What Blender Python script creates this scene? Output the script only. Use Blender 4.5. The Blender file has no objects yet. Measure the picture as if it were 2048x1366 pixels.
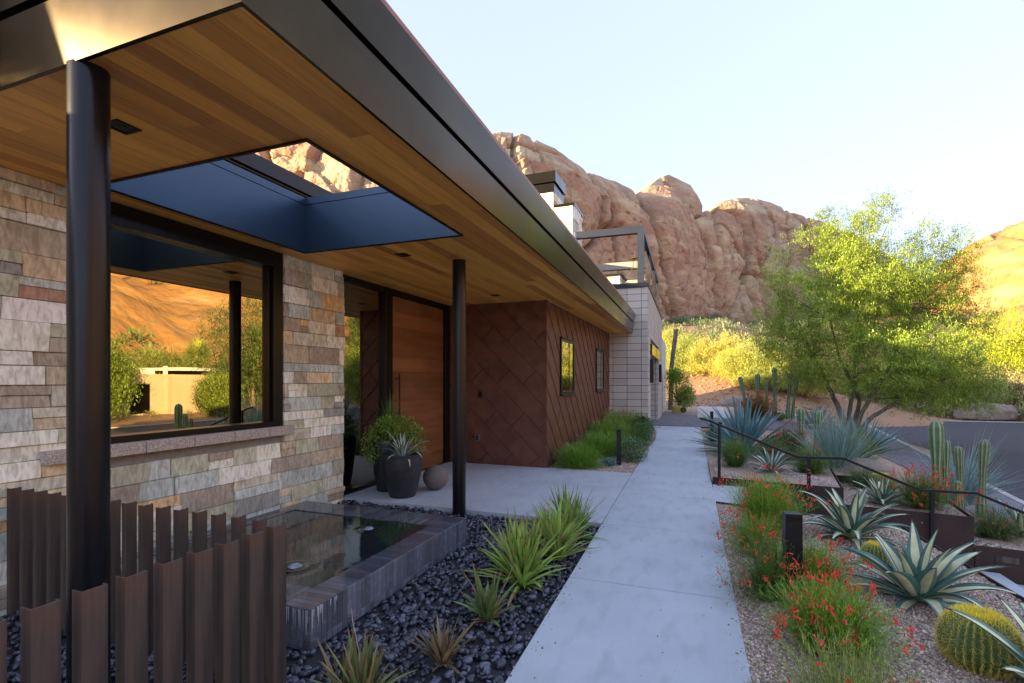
import bpy, math, random
import numpy as np
from mathutils import Vector, Matrix
R=math.radians; PI=math.pi
rng=np.random.default_rng(7); random.seed(7)
S=bpy.context.scene; COL=S.collection
# ---------------------------------------------------------------- camera maths (used only to measure)
H=1.5; FF=1003.; HY=762.; TH=math.atan(376/1003.); sn,cs=math.sin(TH),math.cos(TH)
def at(px,py,t):
    r=(px-1024)/FF
    return np.array([(r*cs-sn)*t,(r*sn+cs)*t,H-(py-HY)/FF*t])
# ---------------------------------------------------------------- materials
def mat(name,c1,c2=None,scale=4.,detail=8.,rough=.6,rough2=None,metal=0.,bump=0.,bscale=None,bdist=.01,attr=False,
        stretch=(1,1,1),lo=.35,hi=.65,ior=1.5,trans=0.,coat=0.,distort=0.,extra=None):
    m=bpy.data.materials.new(name); m.use_nodes=True
    nt=m.node_tree; N=nt.nodes; L=nt.links; b=N['Principled BSDF']; out=N['Material Output']
    b.inputs['Roughness'].default_value=rough; b.inputs['Metallic'].default_value=metal
    b.inputs['IOR'].default_value=ior; b.inputs['Coat Weight'].default_value=coat
    tc=N.new('ShaderNodeTexCoord'); mp=N.new('ShaderNodeMapping'); mp.inputs['Scale'].default_value=stretch
    L.new(tc.outputs['Object'],mp.inputs['Vector'])
    n=N.new('ShaderNodeTexNoise'); n.inputs['Scale'].default_value=scale; n.inputs['Detail'].default_value=detail
    n.inputs['Distortion'].default_value=distort
    L.new(mp.outputs['Vector'],n.inputs['Vector'])
    rp=N.new('ShaderNodeMapRange'); rp.inputs['From Min'].default_value=lo; rp.inputs['From Max'].default_value=hi
    L.new(n.outputs['Fac'],rp.inputs['Value'])
    col=None
    if attr:
        a=N.new('ShaderNodeAttribute'); a.attribute_name='Col'
        mx=N.new('ShaderNodeMix'); mx.data_type='RGBA'; mx.blend_type='MULTIPLY'; mx.inputs[0].default_value=1.
        mm=N.new('ShaderNodeMix'); mm.data_type='RGBA'
        mm.inputs[6].default_value=(*c1,1); mm.inputs[7].default_value=(*(c2 or c1),1)
        L.new(rp.outputs[0],mm.inputs[0]); L.new(a.outputs['Color'],mx.inputs[6]); L.new(mm.outputs[2],mx.inputs[7]); col=mx.outputs[2]
    elif c2 is not None:
        mm=N.new('ShaderNodeMix'); mm.data_type='RGBA'
        mm.inputs[6].default_value=(*c1,1); mm.inputs[7].default_value=(*c2,1)
        L.new(rp.outputs[0],mm.inputs[0]); col=mm.outputs[2]
    if extra: col=extra(m,N,L,col,mp,n,rp)
    if col is not None: L.new(col,b.inputs['Base Color'])
    else: b.inputs['Base Color'].default_value=(*c1,1)
    if rough2 is not None:
        rr=N.new('ShaderNodeMapRange'); rr.inputs['From Min'].default_value=.3; rr.inputs['From Max'].default_value=.7
        rr.inputs['To Min'].default_value=rough; rr.inputs['To Max'].default_value=rough2
        L.new(n.outputs['Fac'],rr.inputs['Value']); L.new(rr.outputs[0],b.inputs['Roughness'])
    if bump>0:
        n2=N.new('ShaderNodeTexNoise'); n2.inputs['Scale'].default_value=bscale or scale*4; n2.inputs['Detail'].default_value=6
        L.new(mp.outputs['Vector'],n2.inputs['Vector'])
        bp=N.new('ShaderNodeBump'); bp.inputs['Strength'].default_value=bump; bp.inputs['Distance'].default_value=bdist
        L.new(n2.outputs['Fac'],bp.inputs['Height']); L.new(bp.outputs['Normal'],b.inputs['Normal'])
    if trans>0:
        t=N.new('ShaderNodeBsdfTranslucent'); ms=N.new('ShaderNodeMixShader'); ms.inputs[0].default_value=trans
        if col is not None: L.new(col,t.inputs['Color'])
        else: t.inputs['Color'].default_value=(*c1,1)
        L.new(b.outputs[0],ms.inputs[1]); L.new(t.outputs[0],ms.inputs[2]); L.new(ms.outputs[0],out.inputs['Surface'])
    return m
def glassmat(name,tint,refl,rough=0.0):
    m=bpy.data.materials.new(name); m.use_nodes=True; N=m.node_tree.nodes; L=m.node_tree.links
    b=N['Principled BSDF']; b.inputs['Base Color'].default_value=(*tint,1); b.inputs['Roughness'].default_value=.02
    g=N.new('ShaderNodeBsdfGlossy'); g.inputs['Color'].default_value=(*refl,1); g.inputs['Roughness'].default_value=rough
    fr=N.new('ShaderNodeFresnel'); fr.inputs['IOR'].default_value=1.5
    ad=N.new('ShaderNodeMath'); ad.operation='MULTIPLY_ADD'; ad.inputs[1].default_value=.45; ad.inputs[2].default_value=.55; ad.use_clamp=True
    L.new(fr.outputs[0],ad.inputs[0])
    ms=N.new('ShaderNodeMixShader'); L.new(ad.outputs[0],ms.inputs[0]); L.new(b.outputs[0],ms.inputs[1]); L.new(g.outputs[0],ms.inputs[2])
    L.new(ms.outputs[0],N['Material Output'].inputs['Surface']); return m
# ---------------------------------------------------------------- mesh helpers
def tag(o,label=None,cat=None,group=None,kind=None):
    if label: o['label']=label
    if cat: o['category']=cat
    if group: o['group']=group
    if kind: o['kind']=kind
    return o
def empty(name,loc,label,cat,group=None,rz=0.):
    o=bpy.data.objects.new(name,None); COL.objects.link(o); o.empty_display_size=.1
    o.location=loc; o.rotation_euler=(0,0,rz); return tag(o,label,cat,group)
def raw(name,V,F,m,parent=None,loc=None,cols=None,smooth=False,local=False):
    """V Nx3, F list of arrays or MxK array; cols per face (M,3)"""
    V=np.asarray(V,dtype=np.float32).reshape(-1,3)
    if not local:
        if parent is not None: V=V-np.array(parent.location,dtype=np.float32)
        elif loc is not None: V=V-np.array(loc,dtype=np.float32)
    me=bpy.data.meshes.new(name)
    Fs=F if isinstance(F,list) else [F]
    Fs=[np.asarray(f,dtype=np.int32) for f in Fs if len(f)]
    tot=sum(f.shape[0] for f in Fs); lv=np.concatenate([f.ravel() for f in Fs])
    cnt=np.concatenate([np.full(f.shape[0],f.shape[1],dtype=np.int32) for f in Fs])
    st=np.concatenate([[0],np.cumsum(cnt)[:-1]]).astype(np.int32)
    me.vertices.add(len(V)); me.vertices.foreach_set('co',V.ravel())
    me.loops.add(len(lv)); me.loops.foreach_set('vertex_index',lv)
    me.polygons.add(tot); me.polygons.foreach_set('loop_start',st)
    try: me.polygons.foreach_set('loop_total',cnt)
    except Exception: pass
    me.update(calc_edges=True)
    if cols is not None:
        c=np.asarray(cols,dtype=np.float32); c=np.repeat(c,cnt,axis=0); c=np.concatenate([c,np.ones((len(c),1),np.float32)],1)
        a=me.color_attributes.new('Col','FLOAT_COLOR','CORNER'); a.data.foreach_set('color',c.ravel())
    me.polygons.foreach_set('use_smooth',np.full(tot,smooth,dtype=bool))
    ms=m if isinstance(m,(list,tuple)) else [m]
    for x in ms: me.materials.append(x)
    me.validate(); me.update()
    o=bpy.data.objects.new(name,me); COL.objects.link(o)
    if parent is not None: o.parent=parent
    elif loc is not None: o.location=loc
    return o
BOXF=[[0,3,2,1],[4,5,6,7],[0,1,5,4],[1,2,6,5],[2,3,7,6],[3,0,4,7]]
class MB:
    def __init__(s): s.v=[];s.f={};s.n=0;s.c={}
    def add(s,V,F,col=(1,1,1)):
        V=np.asarray(V,float).reshape(-1,3)
        for f in F:
            k=len(f); s.f.setdefault(k,[]).append([i+s.n for i in f]); s.c.setdefault(k,[]).append(col)
        s.v.append(V); s.n+=len(V); return s
    def box(s,x0,x1,y0,y1,z0,z1,col=(1,1,1),rz=0,o=(0,0)):
        V=np.array([[x0,y0,z0],[x1,y0,z0],[x1,y1,z0],[x0,y1,z0],[x0,y0,z1],[x1,y0,z1],[x1,y1,z1],[x0,y1,z1]],float)
        if rz: V=rotz(V,rz,o)
        return s.add(V,BOXF,col)
    def prism(s,poly,z0,z1,col=(1,1,1)):
        n=len(poly); V=[[p[0],p[1],(z0 if not callable(z0) else z0(*p))] for p in poly]+[[p[0],p[1],(z1 if not callable(z1) else z1(*p))] for p in poly]
        F=[list(range(n))[::-1],[n+i for i in range(n)]]+[[i,(i+1)%n,n+(i+1)%n,n+i] for i in range(n)]
        return s.add(V,F,col)
    def hexa(s,V8,col=(1,1,1)): return s.add(V8,BOXF,col)
    def bar(s,a,b,w,h,col=(1,1,1)):
        a=np.array(a,float);b=np.array(b,float);d=b-a;d/=np.linalg.norm(d)
        up=np.array([0,0,1.]) if abs(d[2])<.9 else np.array([1.,0,0])
        r=np.cross(d,up);r/=np.linalg.norm(r);u=np.cross(r,d)
        V=[]
        for p in (a,b):
            for sx,sz in ((-1,-1),(1,-1),(1,1),(-1,1)): V.append(p+r*sx*w/2+u*sz*h/2)
        return s.add(V,[[0,1,2,3],[7,6,5,4],[0,4,5,1],[1,5,6,2],[2,6,7,3],[3,7,4,0]],col)
    def tube(s,pts,rad,n=10,col=(1,1,1),cap=True):
        V,F=tube_np(pts,rad,n); s.add(V,F,col)
        if cap:
            k=len(pts); s.add(V[:n],[list(range(n))[::-1]],col); s.add(V[(k-1)*n:],[list(range(n))],col)
        return s
    def lathe(s,prof,c=(0,0,0),n=48,col=(1,1,1)):
        a=np.arange(n)*2*PI/n; V=[]
        for r,z in prof: V+= [[c[0]+r*math.cos(t),c[1]+r*math.sin(t),c[2]+z] for t in a]
        F=[[i*n+j,i*n+(j+1)%n,(i+1)*n+(j+1)%n,(i+1)*n+j] for i in range(len(prof)-1) for j in range(n)]
        return s.add(V,F,col)
    def build(s,name,m,parent=None,loc=None,smooth=False,local=False,colors=False):
        V=np.concatenate(s.v); Fs=[];cs_=[]
        for k in s.f: Fs.append(np.array(s.f[k],dtype=np.int32)); cs_.append(np.array(s.c[k],dtype=np.float32).reshape(-1,3))
        return raw(name,V,Fs,m,parent,loc,np.concatenate(cs_) if colors else None,smooth,local)
def rotz(V,a,o=(0,0)):
    V=np.array(V,float).reshape(-1,3);x=V[:,0]-o[0];y=V[:,1]-o[1];c,s_=math.cos(a),math.sin(a)
    V[:,0]=o[0]+x*c-y*s_;V[:,1]=o[1]+x*s_+y*c;return V
def tube_np(pts,rad,n=8):
    P=np.array(pts,float);k=len(P);rad=np.broadcast_to(np.array(rad,float),(k,))
    T=np.gradient(P,axis=0);T/=np.linalg.norm(T,axis=1)[:,None]+1e-9
    u=np.array([1.,0,0]) if abs(T[0][0])<.7 else np.array([0,1.,0]);V=[]
    for i in range(k):
        u=u-T[i]*u.dot(T[i]);u/=np.linalg.norm(u)+1e-9;w=np.cross(T[i],u)
        a=np.arange(n)*2*PI/n
        V.append(P[i]+rad[i]*(np.cos(a)[:,None]*u+np.sin(a)[:,None]*w))
    F=[[i*n+j,i*n+(j+1)%n,(i+1)*n+(j+1)%n,(i+1)*n+j] for i in range(k-1) for j in range(n)]
    return np.concatenate(V),F
def nrm(v): return v/(np.linalg.norm(v,axis=-1,keepdims=True)+1e-9)
def bevel(o,w=.004,seg=2):
    m=o.modifiers.new('bevel','BEVEL'); m.width=w; m.segments=seg; m.limit_method='ANGLE'; return o
# value noise / cellular noise
def hsh(i,j,k,s=0):
    h=(i*374761393+j*668265263+k*2147483647+s*974634777)&0xffffffff
    h=(h^(h>>13))*1274126177&0xffffffff; h=h^(h>>16); return (h&0xffffff)/float(0xffffff)
def vnoise(P,s=0):
    P=np.asarray(P,float);I=np.floor(P).astype(np.int64);f=P-I;f=f*f*(3-2*f);r=0
    for a in (0,1):
        for b in (0,1):
            for c in (0,1):
                w=(f[...,0] if a else 1-f[...,0])*(f[...,1] if b else 1-f[...,1])*(f[...,2] if c else 1-f[...,2])
                r=r+w*hsh(I[...,0]+a,I[...,1]+b,I[...,2]+c,s)
    return r
def fbm(P,o=4,s=0):
    r=0;a=.5;t=0
    for i in range(o): r=r+a*vnoise(P*2**i,s+i);t+=a;a*=.5
    return r/t
def cell(P,s=0):
    P=np.asarray(P,float);I=np.floor(P).astype(np.int64);d1=np.full(P.shape[:-1],9.);d2=d1.copy();idv=np.zeros(P.shape[:-1])
    for a in (-1,0,1):
        for b in (-1,0,1):
            for c in (-1,0,1):
                J=I+np.array([a,b,c]);q=np.stack([J[...,0]+hsh(J[...,0],J[...,1],J[...,2],s),J[...,1]+hsh(J[...,0],J[...,1],J[...,2],s+1),J[...,2]+hsh(J[...,0],J[...,1],J[...,2],s+2)],-1)
                d=np.linalg.norm(P-q,axis=-1);h=hsh(J[...,0],J[...,1],J[...,2],s+3)
                idv=np.where(d<d1,h,idv);d2=np.where(d<d1,d1,np.minimum(d2,d));d1=np.minimum(d1,d)
    return d1,d2,idv
# ribbons: blades as strips.  p0,d0 (N,3); L,w,g (N,)
def ribbons(p0,d0,L,w,g,S_=6,prof=None,twist=None,fold=0.,side=None,wmid=.35):
    N=len(p0);d=nrm(d0.copy());p=p0.copy();st=(L/S_)[:,None]
    if side is None:
        side=nrm(np.cross(d,np.array([0,0,1.])+rng.normal(0,.05,(N,3))))
    if twist is not None:
        n_=np.cross(d,side);side=side*np.cos(twist)[:,None]+n_*np.sin(twist)[:,None]
    rows=[]
    for i in range(S_+1):
        t=i/S_
        ww=prof(t) if prof else (math.sin(PI*min(1,(t*(1-wmid)+wmid)))**.8 if t<1 else 0.02)
        hw=(w*max(ww,.02)/2)[:,None]
        sd=nrm(side-d*np.sum(side*d,1,keepdims=True))
        if fold:
            nn=np.cross(sd,d);nn=nn*np.sign(nn[:,2:3]+1e-6)
            rows.append(np.stack([p-sd*hw+nn*hw*fold,p,p+sd*hw+nn*hw*fold],1))
        else: rows.append(np.stack([p-sd*hw,p+sd*hw],1))
        p=p+d*st; d=d.copy(); d[:,2]-=g*1./S_; d=nrm(d)
    V=np.stack(rows,1);K=V.shape[2];idx=np.arange(N*(S_+1)*K).reshape(N,S_+1,K)
    F=np.stack([idx[:,:-1,:-1],idx[:,:-1,1:],idx[:,1:,1:],idx[:,1:,:-1]],-1).reshape(-1,4)
    return V.reshape(-1,3),F,p        # p = tips
def dirs(az,el): return np.stack([np.cos(az)*np.cos(el),np.sin(az)*np.cos(el),np.sin(el)],-1)
def jcol(base,n,j=.15,rep=1):
    c=np.array(base)*(1+rng.normal(0,j,(n,1)))*(1+rng.normal(0,j*.3,(n,3)));return np.repeat(np.clip(c,0.003,1),rep,axis=0)
class CB: # combine numpy chunks
    def __init__(s): s.V=[];s.F=[];s.C=[];s.n=0
    def add(s,V,F,C): s.V.append(V);s.F.append(np.asarray(F)+s.n);s.C.append(np.broadcast_to(C,(len(F),3)));s.n+=len(V)
    def build(s,name,m,parent=None,local=True,smooth=False,loc=None):
        ks={}
        for f,c in zip(s.F,s.C): ks.setdefault(f.shape[1],[]).append((f,c))
        Fs=[np.concatenate([a for a,_ in v]) for v in ks.values()];Cs=np.concatenate([np.concatenate([b for _,b in v]) for v in ks.values()])
        return raw(name,np.concatenate(s.V),Fs,m,parent,loc,Cs,smooth,local)
# ---------------------------------------------------------------- ground heights
YAW=R(7.5)                      # the street side of the garden is turned by this
def xcurb(y): return 5.9+.132*(np.asarray(y,float)-12.5)
def ss(a,b,x): t=np.clip((np.asarray(x,float)-a)/(b-a),0,1);return t*t*(3-2*t)
def G(x,y):
    x=np.asarray(x,float);y=np.asarray(y,float);xc=xcurb(y)
    u=np.clip((x-2.)/(xc-1.1-2.),0,1);z=-.93*u*u
    return z
# ---------------------------------------------------------------- materials list
M={}
def conc_extra(m,N,L,col,mp,n,rp):
    # blotches, fine speckle and a few dark drips
    def nz(sc,det,a,b,lo_,st=(1,1,1)):
        w=N.new('ShaderNodeTexNoise');w.inputs['Scale'].default_value=sc;w.inputs['Detail'].default_value=det
        mq=N.new('ShaderNodeMapping');mq.inputs['Scale'].default_value=st;L.new(mp.outputs[0],mq.inputs[0]);L.new(mq.outputs[0],w.inputs['Vector'])
        r=N.new('ShaderNodeMapRange');r.inputs['From Min'].default_value=a;r.inputs['From Max'].default_value=b;r.inputs['To Min'].default_value=1;r.inputs['To Max'].default_value=lo_
        L.new(w.outputs['Fac'],r.inputs['Value']);return r.outputs[0]
    for args in ((9,10,.5,.72,.86,(1,.35,1)),(150,2,.55,.75,.8),(.7,6,.45,.7,.9),(38,3,.70,.76,.6)):
        x=N.new('ShaderNodeMix');x.data_type='RGBA';x.blend_type='MULTIPLY';x.inputs[0].default_value=1;L.new(col,x.inputs[6]);L.new(nz(*args),x.inputs[7]);col=x.outputs[2]
    return col
M['concrete']=mat('concrete',(.50,.55,.58),(.41,.45,.485),scale=1.6,detail=12,rough=.75,bump=.2,bscale=120,bdist=.003,lo=.25,hi=.75,extra=conc_extra)
M['concrete2']=mat('pale_concrete',(.5,.49,.46),(.42,.41,.39),scale=3,rough=.8,bump=.15,bscale=90,bdist=.003)
M['bronze']=mat('bronze_metal',(.062,.045,.021),(.038,.029,.015),scale=1.2,rough=.13,rough2=.26,metal=.95)
M['black']=mat('black_metal',(.006,.007,.009),(.01,.01,.012),scale=8,rough=.38,metal=.3,bump=.03,bscale=60,bdist=.002)
M['column']=mat('painted_column',(.008,.009,.012),(.011,.012,.014),scale=6,rough=.27,metal=.35,bump=.05,bscale=30,bdist=.002)
M['shaft']=mat('shaft_metal',(.05,.085,.13),(.055,.09,.135),scale=2,rough=.38,metal=.7)
M['frame']=mat('dark_frame',(.009,.007,.007),rough=.3,metal=.4)
M['darkglass']=glassmat('dark_glass',(.004,.004,.004),(.42,.40,.32))
M['glass']=glassmat('window_glass',(.004,.004,.004),(.92,.80,.50))
M['joint']=mat('dark_joint',(.09,.085,.08),rough=.95)
M['mortar']=mat('mortar',(.22,.21,.19),(.28,.27,.25),scale=30,rough=.9)
def stone_extra(m,N,L,col,mp,n,rp):
    # veins and streaks inside each stone
    w=N.new('ShaderNodeTexNoise');w.inputs['Scale'].default_value=9;w.inputs['Detail'].default_value=9;w.inputs['Distortion'].default_value=1.4
    mp2=N.new('ShaderNodeMapping');mp2.inputs['Scale'].default_value=(1,2.6,.8);tc=N.new('ShaderNodeTexCoord');L.new(tc.outputs['Object'],mp2.inputs['Vector']);L.new(mp2.outputs[0],w.inputs['Vector'])
    r=N.new('ShaderNodeValToRGB');e=r.color_ramp.elements;e[0].position=.36;e[0].color=(.80,.76,.70,1);e[1].position=.62;e[1].color=(1.22,1.22,1.22,1)
    L.new(w.outputs['Fac'],r.inputs[0]);x=N.new('ShaderNodeMix');x.data_type='RGBA';x.blend_type='MULTIPLY';x.inputs[0].default_value=1
    L.new(col,x.inputs[6]);L.new(r.outputs[0],x.inputs[7]);return x.outputs[2]
M['stone']=mat('ledger_stone',(1.04,1.06,1.04),(1.24,1.26,1.24),scale=14,rough=.8,bump=.5,bscale=30,bdist=.012,attr=True,extra=stone_extra)
M['cmu']=mat('concrete_block',(.92,.92,.92),(1.06,1.06,1.06),scale=60,rough=.9,bump=.35,bscale=160,bdist=.004,attr=True)
M['sill']=mat('sill_block',(.62,.57,.48),(.36,.32,.28),scale=110,detail=2,rough=.85,bump=.3,bscale=120,bdist=.004,lo=.42,hi=.5)
M['wood']=mat('cedar_planks',(1.5,1.36,.9),(2.05,1.88,1.25),scale=3.2,detail=9,rough=.42,attr=True,stretch=(9,.55,1),distort=.7,bump=.06,bscale=14,bdist=.002,lo=.3,hi=.7)
M['corten']=mat('corten_shingle',(.19,.082,.045),(.14,.058,.034),scale=5,rough=.5,rough2=.6,metal=.35,bump=.12,bscale=160,bdist=.002)
M['corten2']=mat('corten_plate',(.055,.024,.015),(.026,.014,.011),scale=7,rough=.62,metal=.2,bump=.2,bscale=70,bdist=.002,stretch=(1,1,.35))
def rust_extra(m,N,L,col,mp,n,rp):
    w=N.new('ShaderNodeTexNoise');w.inputs['Scale'].default_value=5;w.inputs['Detail'].default_value=7;tc=N.new('ShaderNodeTexCoord');L.new(tc.outputs['Object'],w.inputs['Vector'])
    sp=N.new('ShaderNodeSeparateXYZ');L.new(tc.outputs['Object'],sp.inputs[0])
    md=N.new('ShaderNodeMapRange');md.inputs['From Min'].default_value=.86;md.inputs['From Max'].default_value=1.02;L.new(sp.outputs[2],md.inputs['Value'])
    mu=N.new('ShaderNodeMath');mu.operation='MULTIPLY';L.new(md.outputs[0],mu.inputs[0])
    r=N.new('ShaderNodeMapRange');r.inputs['From Min'].default_value=.42;r.inputs['From Max'].default_value=.62;L.new(w.outputs['Fac'],r.inputs['Value']);L.new(r.outputs[0],mu.inputs[1])
    x=N.new('ShaderNodeMix');x.data_type='RGBA';L.new(mu.outputs[0],x.inputs[0]);L.new(col,x.inputs[6]);x.inputs[7].default_value=(.14,.055,.028,1);return x.outputs[2]
M['post']=mat('weathered_steel',(.12,.088,.066),(.042,.035,.033),scale=9,rough=.55,rough2=.7,metal=.25,bump=.3,bscale=60,bdist=.003,stretch=(1.6,1.6,.12),extra=rust_extra,lo=.38,hi=.6)
M['door']=mat('copper_door',(.75,.72,.70),(1.1,1.05,1.0),scale=3,rough=.4,metal=.15,attr=True,stretch=(1,.5,3),bump=.06,bscale=30,bdist=.002)
M['tile']=mat('pool_tile',(.9,.9,.9),(1.1,1.1,1.1),scale=20,rough=.16,rough2=.3,attr=True,ior=1.6)
M['pebble']=mat('black_pebble',(.8,.8,.8),(1.2,1.2,1.2),scale=40,rough=.3,attr=True,ior=1.6,bump=.05,bscale=90,bdist=.002)
M['gravel']=mat('gravel_stone',(.9,.9,.9),(1.1,1.1,1.1),scale=60,rough=.9,attr=True)
def vor(sc,cols,bmp=.6,dist=.01,stretch=(1,1,1)):
    def f(m,N,L,col,mp,n,rp):
        v=N.new('ShaderNodeTexVoronoi');v.inputs['Scale'].default_value=sc;L.new(mp.outputs[0],v.inputs['Vector'])
        sp=N.new('ShaderNodeSeparateColor');L.new(v.outputs['Color'],sp.inputs[0])
        r=N.new('ShaderNodeValToRGB');r.color_ramp.interpolation='CONSTANT';e=r.color_ramp.elements
        for i,c in enumerate(cols):
            if i<2: k=e[i];k.position=i/len(cols)
            else: k=e.new(i/len(cols))
            k.color=(*c,1)
        L.new(sp.outputs[0],r.inputs[0])
        x=N.new('ShaderNodeMix');x.data_type='RGBA';x.blend_type='MULTIPLY';x.inputs[0].default_value=.8;L.new(r.outputs[0],x.inputs[6]);L.new(col,x.inputs[7])
        b=N['Principled BSDF'];iv=N.new('ShaderNodeMath');iv.operation='SUBTRACT';iv.inputs[0].default_value=1;L.new(v.outputs['Distance'],iv.inputs[1])
        bp=N.new('ShaderNodeBump');bp.inputs['Strength'].default_value=bmp;bp.inputs['Distance'].default_value=dist;L.new(iv.outputs[0],bp.inputs['Height']);L.new(bp.outputs[0],b.inputs['Normal'])
        return x.outputs[2]
    return f
GRC=[(.40,.30,.22),(.50,.39,.29),(.28,.21,.16),(.58,.48,.37),(.36,.25,.18),(.44,.36,.29),(.24,.19,.16)]
M['gravelbed']=mat('gravel_ground',(.95,.95,.95),(1.15,1.1,1.05),scale=1.3,rough=.95,extra=vor(85,GRC,.9,.012))
M['darkbed']=mat('dark_bed',(.02,.021,.024),(.035,.036,.04),scale=30,rough=.8,bump=.6,bscale=30)
M['dirt']=mat('desert_dirt',(.40,.22,.12),(.30,.19,.11),scale=.5,rough=.95,bump=.6,bscale=5,bdist=.15)
def asph(m,N,L,col,mp,n,rp):
    return col
M['asphalt']=mat('asphalt',(.058,.056,.066),(.04,.04,.05),scale=.7,rough=.85,bump=.3,bscale=150,bdist=.006,lo=.25,hi=.75)
def brick(bw,bh,cols,mort,ms=.006,rz=0.):
    def f(m,N,L,col,mp,n,rp):
        b=N.new('ShaderNodeTexBrick');b.inputs['Scale'].default_value=1;b.inputs['Brick Width'].default_value=bw;b.inputs['Row Height'].default_value=bh;b.inputs['Mortar Size'].default_value=ms
        b.inputs['Color1'].default_value=(*cols[0],1);b.inputs['Color2'].default_value=(*cols[1],1);b.inputs['Mortar'].default_value=(*mort,1)
        mp2=N.new('ShaderNodeMapping');mp2.inputs['Rotation'].default_value=(0,0,rz);tc=N.new('ShaderNodeTexCoord');L.new(tc.outputs['Object'],mp2.inputs[0]);L.new(mp2.outputs[0],b.inputs['Vector'])
        x=N.new('ShaderNodeMix');x.data_type='RGBA';x.blend_type='MULTIPLY';x.inputs[0].default_value=1;L.new(b.outputs[0],x.inputs[6]);L.new(col,x.inputs[7])
        bp=N.new('ShaderNodeBump');bp.inputs['Strength'].default_value=.5;bp.inputs['Distance'].default_value=.006;bp.invert=True;L.new(b.outputs['Fac'],bp.inputs['Height']);L.new(bp.outputs[0],N['Principled BSDF'].inputs['Normal'])
        return x.outputs[2]
    return f
M['paver']=mat('clay_paver',(.85,.85,.85),(1.2,1.2,1.2),scale=3,rough=.8,extra=brick(.23,.115,[(.13,.13,.15),(.19,.18,.2)],(.05,.05,.055)))
M['kerb']=mat('kerb_concrete',(.48,.46,.43),(.38,.37,.35),scale=3,rough=.85,bump=.2,bscale=60,bdist=.004)
M['pot']=mat('glazed_pot',(.018,.021,.028),(.035,.034,.036),scale=7,rough=.36,rough2=.55,bump=.15,bscale=25,bdist=.004,stretch=(1,1,2.5))
M['granite']=mat('granite_ball',(.2,.155,.14),(.13,.105,.1),scale=60,detail=3,rough=.75,bump=.1,bscale=90,bdist=.003)
M['soil']=mat('soil',(.03,.022,.016),rough=1,bump=.8,bscale=40)
M['yellowpot']=mat('yellow_glaze_pot',(.5,.42,.12),(.38,.3,.08),scale=9,rough=.3)
M['stucco']=mat('white_stucco',(.66,.65,.63),(.6,.59,.57),scale=3,rough=.9,bump=.2,bscale=60,bdist=.004)
M['tanstucco']=mat('tan_stucco',(.46,.36,.25),(.42,.33,.23),scale=2,rough=.9,bump=.2,bscale=60,bdist=.004)
def leafm(name,c1=(.85,.85,.85),c2=(1.15,1.15,1.15),tr=.3,rough=.5): return mat(name,c1,c2,scale=9,detail=3,rough=rough,attr=True,trans=tr)
M['leaf']=leafm('leaf_green'); M['agave']=mat('agave_leaf',(.88,.88,.88),(1.1,1.1,1.1),scale=14,rough=.45,attr=True,trans=.08,bump=.05,bscale=50,bdist=.002)
M['cactus']=mat('cactus_skin',(.9,.9,.9),(1.1,1.1,1.1),scale=20,rough=.55,attr=True)
M['spine']=mat('cactus_spine',(1,1,1),rough=.5,attr=True,trans=.3)
M['flower']=mat('red_petal',(1,1,1),rough=.5,attr=True,trans=.3)
M['bark']=mat('bark',(.22,.18,.14),(.11,.085,.065),scale=9,rough=.9,bump=.7,bscale=30,bdist=.02,stretch=(1,1,.3))
M['stem']=mat('stem',(.16,.12,.07),(.1,.08,.05),scale=20,rough=.9)
def rock_extra(dark,pale,sc,zst):
    def f(m,N,L,col,mp,n,rp):
        tc=N.new('ShaderNodeTexCoord')
        mp2=N.new('ShaderNodeMapping');mp2.inputs['Scale'].default_value=(sc*.35,sc*.35,sc*zst);L.new(tc.outputs['Object'],mp2.inputs[0])
        w=N.new('ShaderNodeTexNoise');w.inputs['Scale'].default_value=1;w.inputs['Detail'].default_value=10;w.inputs['Distortion'].default_value=.8;L.new(mp2.outputs[0],w.inputs['Vector'])
        r=N.new('ShaderNodeMapRange');r.inputs['From Min'].default_value=.5;r.inputs['From Max'].default_value=.68;L.new(w.outputs['Fac'],r.inputs['Value'])
        x=N.new('ShaderNodeMix');x.data_type='RGBA';L.new(r.outputs[0],x.inputs[0]);L.new(col,x.inputs[6]);x.inputs[7].default_value=(*pale,1)
        # vertical dark varnish streaks
        mp3=N.new('ShaderNodeMapping');mp3.inputs['Scale'].default_value=(sc*2.2,sc*2.2,sc*.22);L.new(tc.outputs['Object'],mp3.inputs[0])
        w3=N.new('ShaderNodeTexNoise');w3.inputs['Scale'].default_value=1;w3.inputs['Detail'].default_value=8;L.new(mp3.outputs[0],w3.inputs['Vector'])
        r3=N.new('ShaderNodeMapRange');r3.inputs['From Min'].default_value=.55;r3.inputs['From Max'].default_value=.72;r3.inputs['To Max'].default_value=.6;L.new(w3.outputs['Fac'],r3.inputs['Value'])
        y=N.new('ShaderNodeMix');y.data_type='RGBA';L.new(r3.outputs[0],y.inputs[0]);L.new(x.outputs[2],y.inputs[6]);y.inputs[7].default_value=(*dark,1)
        a=N.new('ShaderNodeAttribute');a.attribute_name='Col';z=N.new('ShaderNodeMix');z.data_type='RGBA';z.blend_type='MULTIPLY';z.inputs[0].default_value=1
        L.new(y.outputs[2],z.inputs[6]);L.new(a.outputs['Color'],z.inputs[7]);return z.outputs[2]
    return f
M['rock']=mat('red_sandstone',(.33,.195,.12),(.45,.31,.195),scale=.045,detail=12,rough=.95,bump=1.,bscale=.35,bdist=1.6,extra=rock_extra((.2,.125,.09),(.50,.41,.25),.08,1.6))
M['rockhill']=mat('orange_rock',(.38,.21,.065),(.27,.135,.045),scale=.08,detail=10,rough=.95,bump=.9,bscale=.5,bdist=.8,extra=rock_extra((.2,.11,.06),(.40,.26,.12),.25,1.2))
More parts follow.
